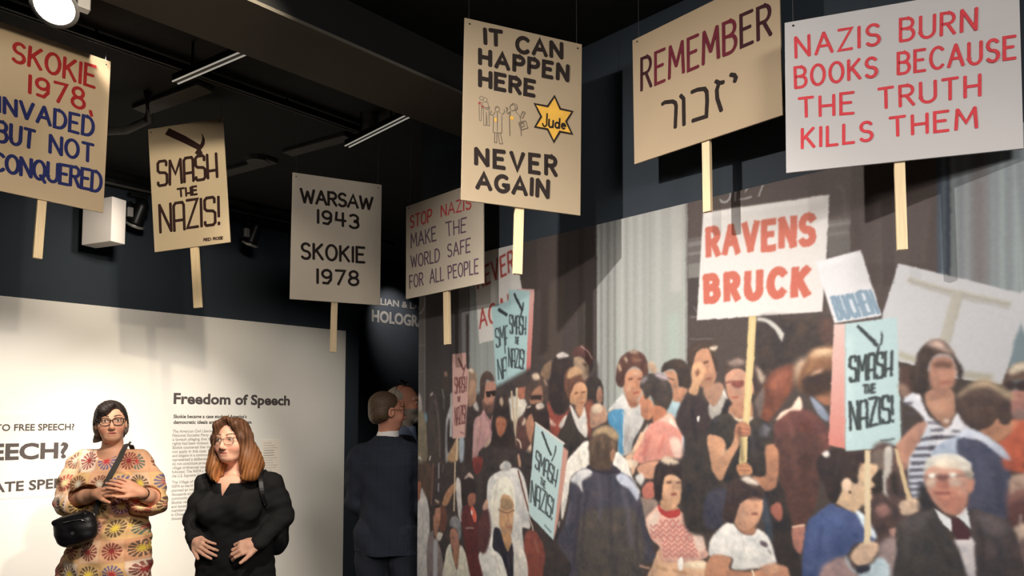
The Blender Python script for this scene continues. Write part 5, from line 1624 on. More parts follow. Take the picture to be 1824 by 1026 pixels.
def hand(Fd, wrist, d, n, side, sc=1.0, curl=(.5, .55, .6, .65), spread=.10, thumb=(.6, .5, -.2)):
    """wrist point, d along the palm, n out of the back of the hand, side = +1/-1 which way the thumb lies along n x d"""
    d = np.asarray(d, float); d /= np.linalg.norm(d); n = np.asarray(n, float); n -= d * (n @ d); n /= np.linalg.norm(n)
    b = np.cross(n, d) * side; w = np.asarray(wrist, float); sc_h = sc
    P = lambda u, v, q: w + sc_h * (d * u + b * v + n * q)
    Rp = np.stack([b, d, n], 1)
    Fd.ell(P(.047, 0, 0), np.array((.040, .052, .0145)) * sc_h, .012, R=Rp)
    Fd.cap(P(-.01, 0, 0), P(.04, 0, 0), .024 * sc_h, .021 * sc_h, .02)
    L = ((.042, .026, .020), (.047, .030, .022), (.043, .028, .021), (.034, .021, .018))
    for i in range(4):
        v = .030 - .020 * i; a = spread * (1.5 - i) * .5; c = curl[i] if hasattr(curl, '__len__') else curl
        p = P(.088 - .006 * abs(i - 1.2), v, .003); ang = 0.0; r0 = .0092 if i < 3 else .0080
        Fd.cap(P(.055, v * .8, .001), p, r0 * 1.05 * sc_h, r0 * sc_h, .008)
        for j in range(3):
            ang += c * (.75, 1.0, .6)[j]
            dir_ = (d * math.cos(ang) - n * math.sin(ang)) + b * a
            q = p + sc_h * L[i][j] * dir_ / np.linalg.norm(dir_)
            Fd.cap(p, q, r0 * (1, .93, .86)[j] * sc_h, r0 * (.93, .86, .76)[j] * sc_h, .0035); p = q
    t0 = P(.020, .022, -.004); td = d * thumb[0] + b * thumb[1] + n * thumb[2]; td /= np.linalg.norm(td)
    t1 = t0 + sc_h * .042 * td; t2d = td * .8 + d * .35 - n * .25; t2d /= np.linalg.norm(t2d); t2 = t1 + sc_h * .030 * t2d; t3 = t2 + sc_h * .024 * (t2d * .9 + d * .2)
    Fd.cap(t0, t1, .0155 * sc_h, .0115 * sc_h, .012); Fd.cap(t1, t2, .0112 * sc_h, .0100 * sc_h, .004); Fd.cap(t2, t3, .0100 * sc_h, .0082 * sc_h, .003)
def legs(Fd, hipz, hx, foot_y=-.05, turn=0.0):
    for s_ in (-1, 1):
        x = hx * s_
        Fd.chain([(x, 0, hipz), (x * 1.02, -.01, hipz * .53), (x * 1.05, .02, .09)], [.088, .058, .040], .03)
        Fd.ell((x, .03, hipz * .40), (.055, .060, .11), .03)
        c, s2 = math.cos(turn), math.sin(turn)
        Fd.cap((x * 1.05 - .03 * s2, .035 * c, .045), (x * 1.1 + .13 * s2, -.13 * c, .036), .042, .034, .03)
def glasses(parent, R, t, sc, m, w=.026, h=.019, r=.0024, drop=.004, kind=2.6, tip=.07):
    W_ = lambda p: np.asarray(t) + sc * (np.asarray(R) @ np.asarray(p, float))
    fr = None
    root_rims = MB(); lens = MB()
    for s_ in (-1, 1):
        loop = []
        for a in np.linspace(0, 2 * math.pi, 29):
            ca, sa = math.cos(a), math.sin(a)
            x = .032 * s_ + w * np.sign(ca) * abs(ca) ** (2 / kind); z = .010 - drop + h * np.sign(sa) * abs(sa) ** (2 / kind) * (1 if sa > 0 else 1.1)
            loop.append(W_((x, -.1085 + abs(x) * .20, z)))
        root_rims.tube(loop, r * sc, 6, caps=False)
        lens.prism([p + R @ np.array([0, .0005, 0]) for p in loop[:-1]], R @ np.array([0, 1, 0]), .0006)
        root_rims.tube([W_((.058 * s_, -.098, .018)), W_((.072 * s_, -.080, .018))], r * sc * 1.1, 6)
    root_rims.tube([W_((-.007, -.1085, .012)), W_((0, -.112, .014)), W_((.007, -.1085, .012))], r * sc, 6)
    g = root_rims.build('spectacles', m, parent, True, world=False)
    for s_ in (-1, 1):
        tm = MB(); tm.tube([W_((.072 * s_, -.080, .018)), W_((.080 * s_, -.02, .016)), W_((.080 * s_, .02, .010)), W_((.076 * s_, .04, -.012))], r * sc * .9, 6)
        o = tm.build('temple_arm', m, None, True, world=False); o.parent = g
    o = lens.build('spectacle_lenses', M['lens'], None, world=False); o.parent = g
    return g

# ---------------------------------------------------------------- woman in the patterned dress
def P1(px, py, y=0.0): s_ = (4.06 + y) / F; return np.array([(px - 912) * s_ - X1, y, 1.6 - (py - 745) * s_])
X1 = (200 - 912) * 4.06 / F
t1 = thing('person', 'woman with short dark hair and glasses in a patchwork flower dress, hands clasped', 'person', (X1, 4.06, 0))
R1 = Rm(31, 2, -3); H1 = np.array([.012, -.025, 1.572]); S1 = 1.0
shL, shR = P1(141, 826), P1(258, 824); elL, elR = P1(133, 890, -.05), P1(279, 888, -.05)
wrL, wrR = P1(180, 878, -.215), P1(255, 876, -.205)
B = Field((-.42, -.36, -.01), (.42, .26, 1.72), .0035)
B.loft([(.86, 0, .02, .15, .11), (1.0, 0.01, .01, .14, .10), (1.12, .015, .01, .135, .105), (1.25, .01, .0, .15, .11), (1.34, .005, .02, .14, .08), (1.40, .0, .02, .06, .06)], .04)
B.cap((.01, .0, 1.50), (.0, .02, 1.38), .052, .060, .03); B.cap((-.15, .02, 1.37), (.15, .02, 1.37), .05, .05, .04)
head(B, R1, H1, S1, open_mouth=1.0)
legs(B, .88, .09)
for sh, el, wr in ((shL, elL, wrL), (shR, elR, wrR)):
    B.chain([sh, el], [.050, .043], .03); B.chain([el, el * .45 + wr * .55, wr], [.043, .039, .027], .02)
hand(B, wrL, P1(222, 869, -.275) - wrL, (-.25, -.75, .55), -1, .98, (.30, .34, .38, .42), .06, (.75, .5, .0))
hand(B, wrR, P1(212, 858, -.285) - wrR, (.25, -.8, .45), 1, .98, (.32, .36, .42, .5), .10, (.7, .55, .1))
def c1(V):
    C = np.tile(col_lin((222, 168, 138)), (len(V), 1))
    C = paint_head(V, C, R1, H1, S1, None, brow=(70, 52, 44), lip=(186, 84, 78))
    hd = (V[:, 2] > 1.08) & (V[:, 2] < 1.26) & (V[:, 1] < -.2); C[hd] *= np.array([1.0, .93, .9])
    C[V[:, 2] < .085] = col_lin((40, 34, 32))
    return C
field_obj('body', B, M['skin'], t1, c1)
D = Field((-.46, -.40, .30), (.46, .34, 1.42), .0033)
fold = lambda a, Z: (.030 * np.sin(a * 7 + 1.2) + .018 * np.sin(a * 13 + Z * 4)) * np.clip((1.05 - Z) / .5, 0, 1)
D.loft([(.34, -.02, .02, .31, .235), (.60, -.03, .01, .275, .215), (.70, -.022, .005, .255, .205), (.86, .012, .0, .225, .185), (.98, .040, -.005, .185, .165), (1.06, .05, -.005, .160, .150), (1.16, .035, -.008, .168, .148),
        (1.26, .02, -.005, .176, .140), (1.33, .008, .01, .172, .112), (1.385, .003, .02, .130, .085), (1.435, .0, .02, .085, .072)], .03, fold=fold)
for sh, el, s_ in ((shL, elL, -1), (shR, elR, 1)):
    D.chain([sh + np.array([-.035 * s_, .01, .0]), sh * .5 + el * .5 + np.array([.006 * s_, 0, 0]), el + np.array([.0, .0, -.012])], [.064, .070, .074], .04)
    D.cap(el + np.array([0, -.02, -.012]), el + np.array([-.045 * s_, -.06, -.012]), .070, .064, .03)
    D.cap((.07 * s_, .02, 1.412), (.185 * s_, .012, 1.350), .038, .040, .03)
D.ell((-.06, -.125, 1.235), (.075, .055, .065), .05); D.ell((.095, -.120, 1.235), (.075, .055, .065), .05)
D.noise(lambda X, Y, Z: .0040 * np.sin(X * 46 + Z * 38 + 3 * np.sin(Y * 22)) + .0028 * np.sin(Z * 85 - X * 30 + Y * 40))
D.cover(B, (-.30, -.165, .31), (.30, .30, 1.33))
for s_ in (-1, 1): D.cover(B, (min(.095 * s_, .32 * s_), -.10, 1.30), (max(.095 * s_, .32 * s_), .20, 1.44), .007)
# sleeve openings, neckline
for el, wr, s_ in ((elL, wrL, -1), (elR, wrR, 1)): D.chain([el * .75 + wr * .25, el * .35 + wr * .65], [.056, .066], .012, 's')
D.ell((.0, -.055, 1.43), (.074, .085, .065), .012, 's')
FL = [((128, 40, 52), (150, 60, 60)), ((70, 108, 104), (205, 80, 80)), ((92, 66, 110), (225, 190, 120)), ((176, 64, 56), (240, 215, 160)), ((62, 48, 60), (200, 120, 110)), ((120, 72, 72), (235, 225, 205)), ((88, 92, 140), (200, 70, 70)), ((70, 66, 58), (225, 200, 80))]
def c2(V):
    x = V[:, 0] - .02 + .10 * (V[:, 2] - .9) * 0; z = V[:, 2]
    arm = np.abs(V[:, 0] - .01) > .165 + .3 * np.clip(1.0 - z, 0, 1); x = np.where(arm & (z > 1.0), V[:, 0] + .35 * np.sign(V[:, 0]) * (z - 1.2), x)
    x = x + .02 * np.sin(z * 9); cu, cv = .112, .122
    i = np.floor(x / cu + .5); j = np.floor(z / cv + .35); u = x / cu + .5 - i - .5; v = z / cv + .35 - j - .5
    hsh = (np.sin(i * 12.9898 + j * 78.233 + (V[:, 1] > .05) * 3.1) * 43758.5453) % 1.0; k_ = (hsh * len(FL)).astype(int) % len(FL)
    base = np.array([col_lin(c) for c in ((226, 176, 140), (228, 190, 156), (216, 162, 126), (234, 208, 186), (226, 186, 132))])[((hsh * 97) % 5).astype(int)]
    pet = np.array([col_lin(a) for a, _ in FL])[k_]; cen = np.array([col_lin(b) for _, b in FL])[k_]
    r = np.hypot(u, v * 1.05); th = np.arctan2(v, u); C = base.copy()
    edge = (np.abs(u) > .45) | (np.abs(v) > .46); C[edge] = C[edge] * .86 + col_lin((190, 120, 90)) * .14
    pm = (r > .20) & (r < .41) & (np.cos(th * 14 + hsh * 6) > -.45); C[pm] = (pet * .85 + base * .15)[pm]
    p2 = (r <= .20) & (r > .11); C[p2] = (cen * .5 + base * .5)[p2]; rr = (r > .11) & (r < .20) & (np.cos(th * 9) > .3); C[rr] = (pet * .6 + cen * .4)[rr]; C[r <= .11] = cen[r <= .11]
    return C
o = field_obj('patterned_dress', D, M['cloth'], t1, c2)
Hf = Field((-.15, -.16, 1.40), (.17, .17, 1.74), .003)
Hf.frame(R1, H1, S1)
Hf.ell((0, .028, .042), (.084, .099, .092), 0); Hf.ell((0, .075, -.035), (.066, .052, .078), .03)
for s_ in (-1, 1): Hf.ell((.070 * s_, .030, -.015), (.021, .042, .055), .02); Hf.ell((.045 * s_, .085, -.065), (.028, .022, .03), .02)
Hf.ell((0, -.105, -.035), (.067, .098, .100), .012, 's'); Hf.ell((.022, -.105, .045), (.050, .060, .042), .012, 's')
for s_ in (-1, 1): Hf.ell((.086 * s_, -.012, -.025), (.02, .024, .036), .008, 's')
Hf.chain([(.006, -.070, .102), (-.038, -.074, .070), (-.064, -.050, .020)], [.014, .024, .018], .03); Hf.chain([(-.06, .07, -.06), (-.072, .078, -.085), (-.086, .068, -.100)], [.022, .014, .006], .02)
Hf.frame()
Hf.noise(lambda X, Y, Z: .0007 * np.sin((Z + .3 * Y) * 420 + 3 * np.sin(X * 40)) + .0006 * np.sin((Z - .5 * X) * 300 + Y * 90))
def chair_(V):
    p = (V - H1) @ R1; C = np.tile(col_lin((46, 38, 36)), (len(V), 1)) * (1 + .25 * np.sin(p[:, :1] * 300 + p[:, 2:] * 160))
    g = (p[:, 2] < -.005) & (np.abs(p[:, 0]) > .055); C[g] = C[g] * .35 + col_lin((128, 118, 108)) * .65
    return C
field_obj('hair', Hf, M['hair'], t1, chair_)
glasses(t1, R1, H1, S1, M['frame_d'], .027, .020, .0026)
# watch on her left wrist
mb = MB(); wc = elR * .16 + wrR * .84; wd = (wrR - elR); wd /= np.linalg.norm(wd); wa = np.cross(wd, UP); wa /= np.linalg.norm(wa); wb = np.cross(wd, wa)
mb.tube([wc - wd * .009, wc + wd * .009], [.0345, .0335], 20); ow = mb.build('watch_band', M['frame_d'], t1, True, world=False)
mb = MB(); mb.tube([wc + np.array([-.0, -.031, .010]), wc + np.array([-.0, -.039, .013])], [.016, .015], 18); o = mb.build('watch_face', M['chrome'], None, world=False); o.parent = ow

# her crossbody bag
tb = thing('crossbody_bag', 'small black crossbody bag at the hip of the woman in the patterned dress', 'bag', (X1 - .045, 4.06 - .225, .91))
off = np.array([X1, 4.06, 0]) - np.array(tb.location)
bf = Field(np.array((-.22, -.37, .86)), np.array((.13, -.09, 1.14)), .003)
bc = P1(143, 940, -.245); Rb = np.array(Matrix.Rotation(math.radians(-16), 3, 'Y'))
bf.frame(Rb, bc, 1.0)
for sx in (-1, 1):
    for sz in (-1, 1): bf.ell((.045 * sx, 0, .030 * sz), (.062, .048, .055), .03)
bf.ell((0, 0, 0), (.10, .052, .075), .03); bf.cap((-.085, -.03, .062), (.085, -.03, .062), .014, .014, .012)
bf.noise(lambda X, Y, Z: .0012 * np.sin(X * 70 + Z * 60) + .0008 * np.sin(Z * 140))
V, Q = bf.mesh(); V = relax(V, Q, 1) + off
link('pouch', np_mesh('pouch', V, Q), M['leather'], tb)
bw = lambda x, y, z: bc + Rb @ np.array([x, y, z]) + off
mb = MB(); mb.tube([bw(-.02 + .0, -.056, .048), bw(.03, -.058, .046), bw(.07, -.052, .040), bw(.088, -.042, .022)], .0028, 6); mb.build('zip', M['chrome'], tb, True, world=False)
mb = MB(); mb.tube([bw(.012, -.051, -.018), bw(.012, -.056, -.018)], .009, 16); mb.build('badge', M['chrome'], tb, world=False)
mb = MB()
st = [P1(241, 826, .13), P1(239, 802, .085), P1(234, 791, .03), P1(227, 793, -.035), P1(216, 817, -.135), P1(203, 842, -.185), P1(192, 866, -.196), P1(180, 900, -.186), P1(172, 920, -.20), P1(168, 928, -.215)]
st = [np.asarray(p) for p in crom(st, False, 5)]
for i in range(len(st) - 1):
    a, b = st[i] + off, st[i + 1] + off; d = b - a; n_ = np.array([.1, -1, .25]) if i > 8 else np.array([.2, -.6, .8]); s_ = np.cross(d, n_); s_ /= np.linalg.norm(s_) + 1e-9; n_ = np.cross(s_, d); n_ /= np.linalg.norm(n_) + 1e-9
    mb.box((a + b) / 2, d / np.linalg.norm(d), s_, n_, np.linalg.norm(d) * 1.12, .030, .003)
mb.build('shoulder_strap', M['strap'], tb, world=False)
mb = MB(); q = P1(172, 917, -.215) + off; mb.tube([q + np.array([.012 * math.cos(a), -.002, .016 * math.sin(a)]) for a in np.linspace(0, 6.2832, 15)], .0025, 6, caps=False); mb.build('ring', M['chrome'], tb, True, world=False)
# ---------------------------------------------------------------- woman in black with long hair
X2 = (425 - 912) * 3.7 / F
def P2_(px, py, y=0.0): s_ = (3.7 + y) / F; return np.array([(px - 912) * s_ - X2, y, 1.6 - (py - 745) * s_])
t2 = thing('person', 'woman with long auburn hair and glasses all in black, hands at her waist', 'person', (X2, 3.7, 0))
R2 = Rm(-7, 2, -2); H2 = np.array([-.014, -.03, 1.478]); S2_ = .97
shL, shR = P2_(374, 868), P2_(487, 864); elL, elR = P2_(352, 925, .02), P2_(508, 918, .03)
wrL, wrR = P2_(352, 957, -.11), P2_(465, 964, -.17)
B = Field((-.42, -.34, -.01), (.42, .26, 1.63), .0035)
B.loft([(.80, 0, .02, .16, .12), (.95, 0.0, .01, .15, .12), (1.07, .005, .01, .14, .11), (1.17, .005, .0, .15, .115), (1.25, .005, .02, .14, .08), (1.31, .0, .02, .06, .06)], .04)
B.cap((-.008, -.005, 1.40), (.0, .02, 1.28), .050, .058, .03); B.cap((-.15, .02, 1.27), (.16, .02, 1.27), .05, .05, .04)
B.ell((.0, -.075, 1.235), (.09, .045, .075), .03)
head(B, R2, H2, S2_, open_mouth=.3)
legs(B, .83, .09)
for sh, el, wr in ((shL, elL, wrL), (shR, elR, wrR)):
    B.chain([sh, el], [.050, .043], .03); B.chain([el, el * .45 + wr * .55, wr], [.042, .038, .027], .02)
hand(B, wrL, P2_(372, 974, -.185) - wrL, (-.45, -.75, .30), -1, .98, (.35, .42, .5, .6), .06, (.75, .45, .15))
hand(B, wrR, P2_(436, 973, -.205) - wrR, (.15, -.88, .35), 1, 1.0, (.65, .75, .85, .95), .05, (.75, .6, .25))
def c3(V):
    C = np.tile(col_lin((228, 176, 150)), (len(V), 1))
    C = paint_head(V, C, R2, H2, S2_, None, brow=(104, 74, 56), lip=(178, 98, 92))
    C[V[:, 2] < .085] = col_lin((30, 28, 28)); return C
field_obj('body', B, M['skin'], t2, c3)
D = Field((-.42, -.34, .55), (.42, .30, 1.36), .0035)
fold = lambda a, Z: .020 * np.sin(a * 5 + Z * 9) * np.clip((1.1 - Z) / .4, 0, 1)
D.loft([(.66, .0, .02, .205, .165), (.80, -.0, .01, .200, .165), (.90, .0, .0, .192, .165), (1.0, .004, .0, .176, .150), (1.08, .006, -.005, .170, .142), (1.17, .006, -.005, .176, .142), (1.24, .005, .01, .172, .115), (1.285, .003, .02, .125, .085), (1.315, 0, .025, .075, .065)], .03, fold=fold)
D.ell((-.075, -.125, 1.135), (.080, .058, .070), .05); D.ell((.085, -.125, 1.135), (.080, .058, .070), .05)
for sh, el, wr in ((shL, elL, wrL), (shR, elR, wrR)):
    D.chain([sh, sh * .5 + el * .5, el], [.058, .058, .052], .04); D.chain([el, el * .12 + wr * .88], [.052, .040], .03)
    dd = (wr - el) / np.linalg.norm(wr - el); D.cap(wr - dd * .02, wr - dd * .004, .041, .039, .01)
D.noise(lambda X, Y, Z: .0016 * np.sin(X * 36 + Z * 60 + 3 * np.sin(Y * 25)) + .0012 * np.sin(Z * 120 - X * 60 + Y * 30))
# open V neckline and the front edges of the cardigan
D.cover(B, (-.185, -.14, .56), (.185, .28, 1.27))
for s_ in (-1, 1): D.cover(B, (min(.185 * s_, .40 * s_), -.16, 1.03), (max(.185 * s_, .40 * s_), .2, 1.30), .007)
D.cap((-.07, .02, 1.305), (-.17, .01, 1.265), .034, .046, .03); D.cap((.07, .02, 1.305), (.18, .01, 1.27), .034, .046, .03)
D.ell((.0, -.03, 1.335), (.060, .070, .050), .010, 's'); D.loft([(1.195, -.03, -.22, .003, .10), (1.26, -.015, -.20, .030, .112), (1.34, -.005, -.16, .062, .11)], .006, 's')
def c4(V):
    C = np.tile(col_lin((34, 34, 35)), (len(V), 1)); inner = (np.abs(V[:, 0]) < .075) & (V[:, 1] < 0); C[inner] = col_lin((27, 27, 29)); return C
field_obj('black_top', D, M['knit'], t2, c4)
Hf = Field((-.26, -.22, 1.10), (.26, .20, 1.64), .003)
Hf.frame(R2, H2, S2_)
Hf.ell((0, .024, .042), (.081, .099, .090), 0)
for s_ in (-1, 1):
    Hf.chain([(.012 * s_, -.070, .122), (.052 * s_, -.072, .090), (.073 * s_, -.045, .02), (.082 * s_, -.025, -.06)], [.011, .016, .018, .024], .03)
    Hf.chain([(.078 * s_, .02, .02), (.088 * s_, .02, -.08), (.098 * s_, .0, -.16)], [.026, .036, .040], .04)
Hf.frame()
Hf.chain([P2_(391, 808, -.03), P2_(388, 832, -.06), P2_(386, 848, -.105)], [.034, .038, .024], .04); Hf.chain([P2_(391, 824, -.05), P2_(396, 846, -.115), P2_(398, 856, -.13)], [.036, .032, .018], .03)
Hf.chain([P2_(447, 806, -.02), P2_(450, 826, -.055), P2_(450, 843, -.115), P2_(438, 850, -.135)], [.040, .044, .032, .016], .04); Hf.cap(P2_(455, 818, -.02), P2_(464, 828, -.035), .030, .016, .04)
Hf.ell((.0, .085, 1.36), (.095, .050, .14), .05)
Hf.frame(R2, H2, S2_); Hf.ell((-.002, -.105, -.030), (.067, .098, .128), .012, 's'); Hf.ell((0, -.06, -.16), (.046, .11, .075), .015, 's'); Hf.frame()
Hf.noise(lambda X, Y, Z: .0009 * np.sin(X * 420 + 5 * np.sin(Z * 16) + Y * 160) + .0014 * np.sin(X * 110 - Y * 120 + 3 * np.sin(Z * 22)))
def hair2(V):
    p = V - H2; t_ = np.clip((-p[:, 2] + .02) / .22, 0, 1)[:, None]; st = .5 + .5 * np.sin(V[:, 0] * 330 + 5 * np.sin(V[:, 2] * 16) + V[:, 1] * 90)[:, None]
    a = col_lin((92, 62, 44)) * (1 - t_) + col_lin((160, 104, 58)) * t_
    return a * (.72 + .5 * st)
field_obj('long_hair', Hf, M['hair'], t2, hair2)
glasses(t2, R2, H2, S2_, M['frame_m'], .0265, .0175, .0015, .006, 2.8)
# her shoulder bag hangs behind the hip
ts = thing('shoulder_bag', 'black leather shoulder bag under the arm of the woman in black', 'bag', (X2 + .235, 3.7 + .10, .85))
off = np.array([X2, 3.7, 0]) - np.array(ts.location)
bf = Field((.08, -.05, .82), (.36, .24, 1.22), .004); bc = P2_(490, 938, .115)
bf.frame(np.array(Matrix.Rotation(math.radians(6), 3, 'Y')), bc)
for sx in (-1, 1):
    for sz in (-1, 1): bf.ell((.032 * sx, 0, .070 * sz), (.058, .052, .07), .04)
bf.ell((0, 0, 0), (.085, .055, .13), .03); bf.noise(lambda X, Y, Z: .0015 * np.sin(X * 60 + Z * 50))
V, Q = bf.mesh(); link('pouch', np_mesh('pouch', relax(V, Q, 1) + off, Q), M['leather'], ts)
mb = MB(); st = crom([P2_(488, 918, .09), P2_(492, 880, .085), P2_(484, 855, .055), P2_(474, 838, .02), P2_(467, 842, -.06), P2_(468, 862, -.11), P2_(474, 890, -.10), P2_(486, 915, .02), P2_(490, 930, .05)], False, 5)
for i in range(len(st) - 1):
    a, b = st[i] + off, st[i + 1] + off; d = b - a; n_ = np.array([.3, -.8, .5]); s_ = np.cross(d, n_); s_ /= np.linalg.norm(s_) + 1e-9; n_ = np.cross(s_, d); n_ /= np.linalg.norm(n_) + 1e-9
    mb.box((a + b) / 2, d / np.linalg.norm(d), s_, n_, np.linalg.norm(d) * 1.15, .020, .004)
mb.build('shoulder_strap', M['leather'], ts, world=False)

# ---------------------------------------------------------------- man in the navy suit, seen from behind
Y3 = 4.35; X3 = (690 - 912) * Y3 / F
def P3_(px, py, y=0.0): s_ = (Y3 + y) / F; return np.array([(px - 912) * s_ - X3, y, 1.6 - (py - 745) * s_])
t3 = thing('person', 'man in navy checked suit seen from behind, brown hair and glasses', 'person', (X3, Y3, 0))
R3 = Rm(122, -4, 0); H3 = np.array([.0, .02, 1.638]); S3_ = 1.0
shL, shR = P3_(640, 822, .02), P3_(738, 822, .06)
elL, elR = P3_(636, 893, .05), P3_(748, 900, .08)
wrL, wrR = P3_(664, 928, .175), P3_(732, 935, .18)
B = Field((-.36, -.24, -.01), (.40, .42, 1.80), .004)
B.loft([(.88, 0, .03, .15, .11), (1.10, 0, .02, .15, .11), (1.30, 0, .02, .17, .11), (1.40, 0, .02, .15, .08), (1.47, 0, .03, .06, .06)], .04)
B.cap((.0, .03, 1.58), (.0, .03, 1.44), .056, .064, .03); head(B, R3, H3, S3_); legs(B, .9, .10)
for sh, el, wr in ((shL, elL, wrL), (shR, elR, wrR)): B.chain([sh, el], [.05, .045], .03); B.chain([el, wr], [.042, .03], .02)
hand(B, wrL, np.array([.9, .1, -.15]), (.1, .9, .3), 1, 1.0); hand(B, wrR, np.array([-.9, .05, -.2]), (-.1, .9, .3), -1, 1.0)
def c5(V):
    C = np.tile(col_lin((196, 136, 112)), (len(V), 1)); C = paint_head(V, C, R3, H3, S3_, None)
    C[V[:, 2] < .085] = col_lin((30, 28, 28)); return C
field_obj('body', B, M['skin'], t3, c5)
D = Field((-.40, -.26, .70), (.42, .44, 1.56), .004)
D.loft([(.775, .015, .03, .198, .150), (.80, .012, .03, .198, .150), (.90, .01, .03, .184, .145), (1.05, .005, .025, .164, .132), (1.2, .0, .025, .176, .135), (1.32, .0, .025, .200, .125), (1.40, 0, .03, .185, .095), (1.45, 0, .03, .115, .078), (1.49, 0, .03, .075, .070)], .03)
for sh, el, wr, s_ in ((shL, elL, wrL, -1), (shR, elR, wrR, 1)):
    D.chain([sh + np.array([.02 * -s_, 0, .03]), sh, sh * .5 + el * .5, el], [.058, .070, .068, .062], .04); D.chain([el, el * .1 + wr * .9], [.060, .045], .03)
D.cap((-.15, .03, 1.395), (.15, .03, 1.395), .052, .052, .04)
D.noise(lambda X, Y, Z: .0028 * np.sin(X * 30 + Z * 34 + 2 * np.sin(Y * 20)) + .0022 * np.sin(Z * 62 - X * 22 + Y * 40) * (np.abs(X) > .15))
D.cover(B, (-.22, -.22, .80), (.24, .165, 1.42))
D.ell((0, .03, 1.50), (.068, .064, .040), .006, 's')
D.cap((-.05, -.20, .70), (-.055, -.12, .93), .0045, .003, .004, 's'); D.cap((.0, -.14, .72), (.0, -.105, 1.42), .0022, .0022, .003, 's')
def c6(V):
    C = np.tile(col_lin((42, 46, 57)), (len(V), 1)); gx = (np.abs(((V[:, 0] * 1.0) / .042) % 1 - .5) > .455); gz = (np.abs((V[:, 2] / .048) % 1 - .5) > .46)
    C[gx] *= .80; C[gz] *= .84; C[gx & gz] *= .9; return C
field_obj('suit_jacket', D, M['suit'], t3, c6)
D = Field((-.26, -.22, .04), (.28, .30, .95), .005)
for s_ in (-1, 1): D.chain([(.095 * s_ + .01, .02, .88), (.10 * s_ + .01, .015, .50), (.105 * s_ + .01, .03, .07)], [.108, .088, .078], .03)
D.cover(B, (-.26, -.22, .10), (.28, .30, .94))
D.noise(lambda X, Y, Z: .004 * np.sin(Z * 40 + X * 30))
field_obj('suit_trousers', D, M['suit'], t3, lambda V: np.tile(col_lin((38, 41, 50)), (len(V), 1)))
D = Field((-.12, -.09, 1.44), (.12, .16, 1.56), .003)
D.loft([(1.455, 0, .03, .078, .074), (1.50, 0, .03, .068, .066), (1.522, .004, .035, .064, .064)], .004); D.loft([(1.40, 0, .03, .05, .05), (1.56, 0, .03, .058, .058)], .003, 's')
field_obj('shirt_collar', D, M['cloth'], t3, flat((222, 218, 216)))
Hf = Field((-.16, -.14, 1.52), (.16, .18, 1.80), .003)
Hf.frame(R3, H3, S3_); Hf.ell((0, .030, .042), (.081, .098, .087), 0); Hf.ell((0, .070, -.022), (.066, .048, .058), .03)
for s_ in (-1, 1): Hf.ell((.064 * s_, .045, -.015), (.018, .034, .040), .02)
Hf.ell((0, -.105, -.030), (.072, .100, .095), .012, 's'); Hf.ell((0, -.13, .06), (.06, .07, .045), .012, 's')
for s_ in (-1, 1): Hf.ell((.086 * s_, .004, -.012), (.020, .026, .040), .006, 's')
Hf.frame(); Hf.noise(lambda X, Y, Z: .0006 * np.sin(X * 340 + Y * 260 + 4 * np.sin(Z * 40)) + .0005 * np.sin(Z * 400 + X * 80))
field_obj('hair', Hf, M['hair'], t3, lambda V: np.tile(col_lin((84, 67, 50)), (len(V), 1)) * (.95 + .10 * np.sin(V[:, :1] * 460 + V[:, 2:] * 190)))
glasses(t3, R3, H3, S3_, M['frame_m'], .026, .018, .0016)

# ---------------------------------------------------------------- bearded man beyond him
Y4 = 4.85; X4 = (722 - 912) * Y4 / F
t4 = thing('person', 'grey bearded man with sunglasses on his head beside the suited man', 'person', (X4, Y4, 0))
R4 = Rm(82, 2, 0); H4 = np.array([.0, .0, 1.695]); S4_ = 1.10
B = Field((-.34, -.30, -.01), (.34, .30, 1.86), .004)
B.loft([(.90, 0, 0, .11, .15), (1.15, 0, 0, .11, .15), (1.35, 0, 0, .11, .17), (1.44, 0, 0, .08, .15), (1.50, 0, 0, .06, .06)], .04)
B.cap((0, 0, 1.62), (-.01, 0, 1.48), .058, .066, .03); head(B, R4, H4, S4_)
for s_ in (-1, 1):
    B.chain([(.0, .10 * s_, .92), (.01, .11 * s_, .5), (-.01, .115 * s_, .09)], [.09, .06, .042], .03); B.cap((-.04, .115 * s_, .045), (.13, .12 * s_, .036), .042, .034, .03)
    B.chain([(-.01, .17 * s_, 1.41), (-.03, .20 * s_, 1.12), (.12, .17 * s_, .98)], [.052, .045, .03], .03); hand(B, (.12, .17 * s_, .98), (1, -.25 * s_, -.2), (0, .5 * s_, .85), s_, 1.05)
def c7(V):
    C = np.tile(col_lin((186, 130, 106)), (len(V), 1)); C = paint_head(V, C, R4, H4, S4_, None, brow=(150, 140, 130), beard=(150, 140, 130))
    C[V[:, 2] < .085] = col_lin((30, 28, 28)); return C
field_obj('body', B, M['skin'], t4, c7)
D = Field((-.30, -.34, .74), (.30, .34, 1.58), .0045)
D.loft([(.82, .0, 0, .150, .195), (1.0, 0, 0, .145, .180), (1.2, 0, 0, .145, .195), (1.36, 0, 0, .135, .205), (1.44, 0, 0, .095, .18), (1.50, -.005, 0, .075, .085)], .03)
for s_ in (-1, 1): D.chain([(-.01, .165 * s_, 1.42), (-.03, .195 * s_, 1.12), (.10, .170 * s_, .99)], [.068, .058, .046], .03)
D.noise(lambda X, Y, Z: .003 * np.sin(X * 40 + Z * 45)); D.cap((.10, -.0, 1.53), (.16, 0, 1.12), .075, .03, .01, 's')
D.cover(B, (-.28, -.26, .84), (.10, .26, 1.42), .006)
field_obj('dark_jacket', D, M['suit'], t4, flat((44, 46, 56)))
D = Field((-.16, -.20, .85), (.16, .20, 1.58), .0045)
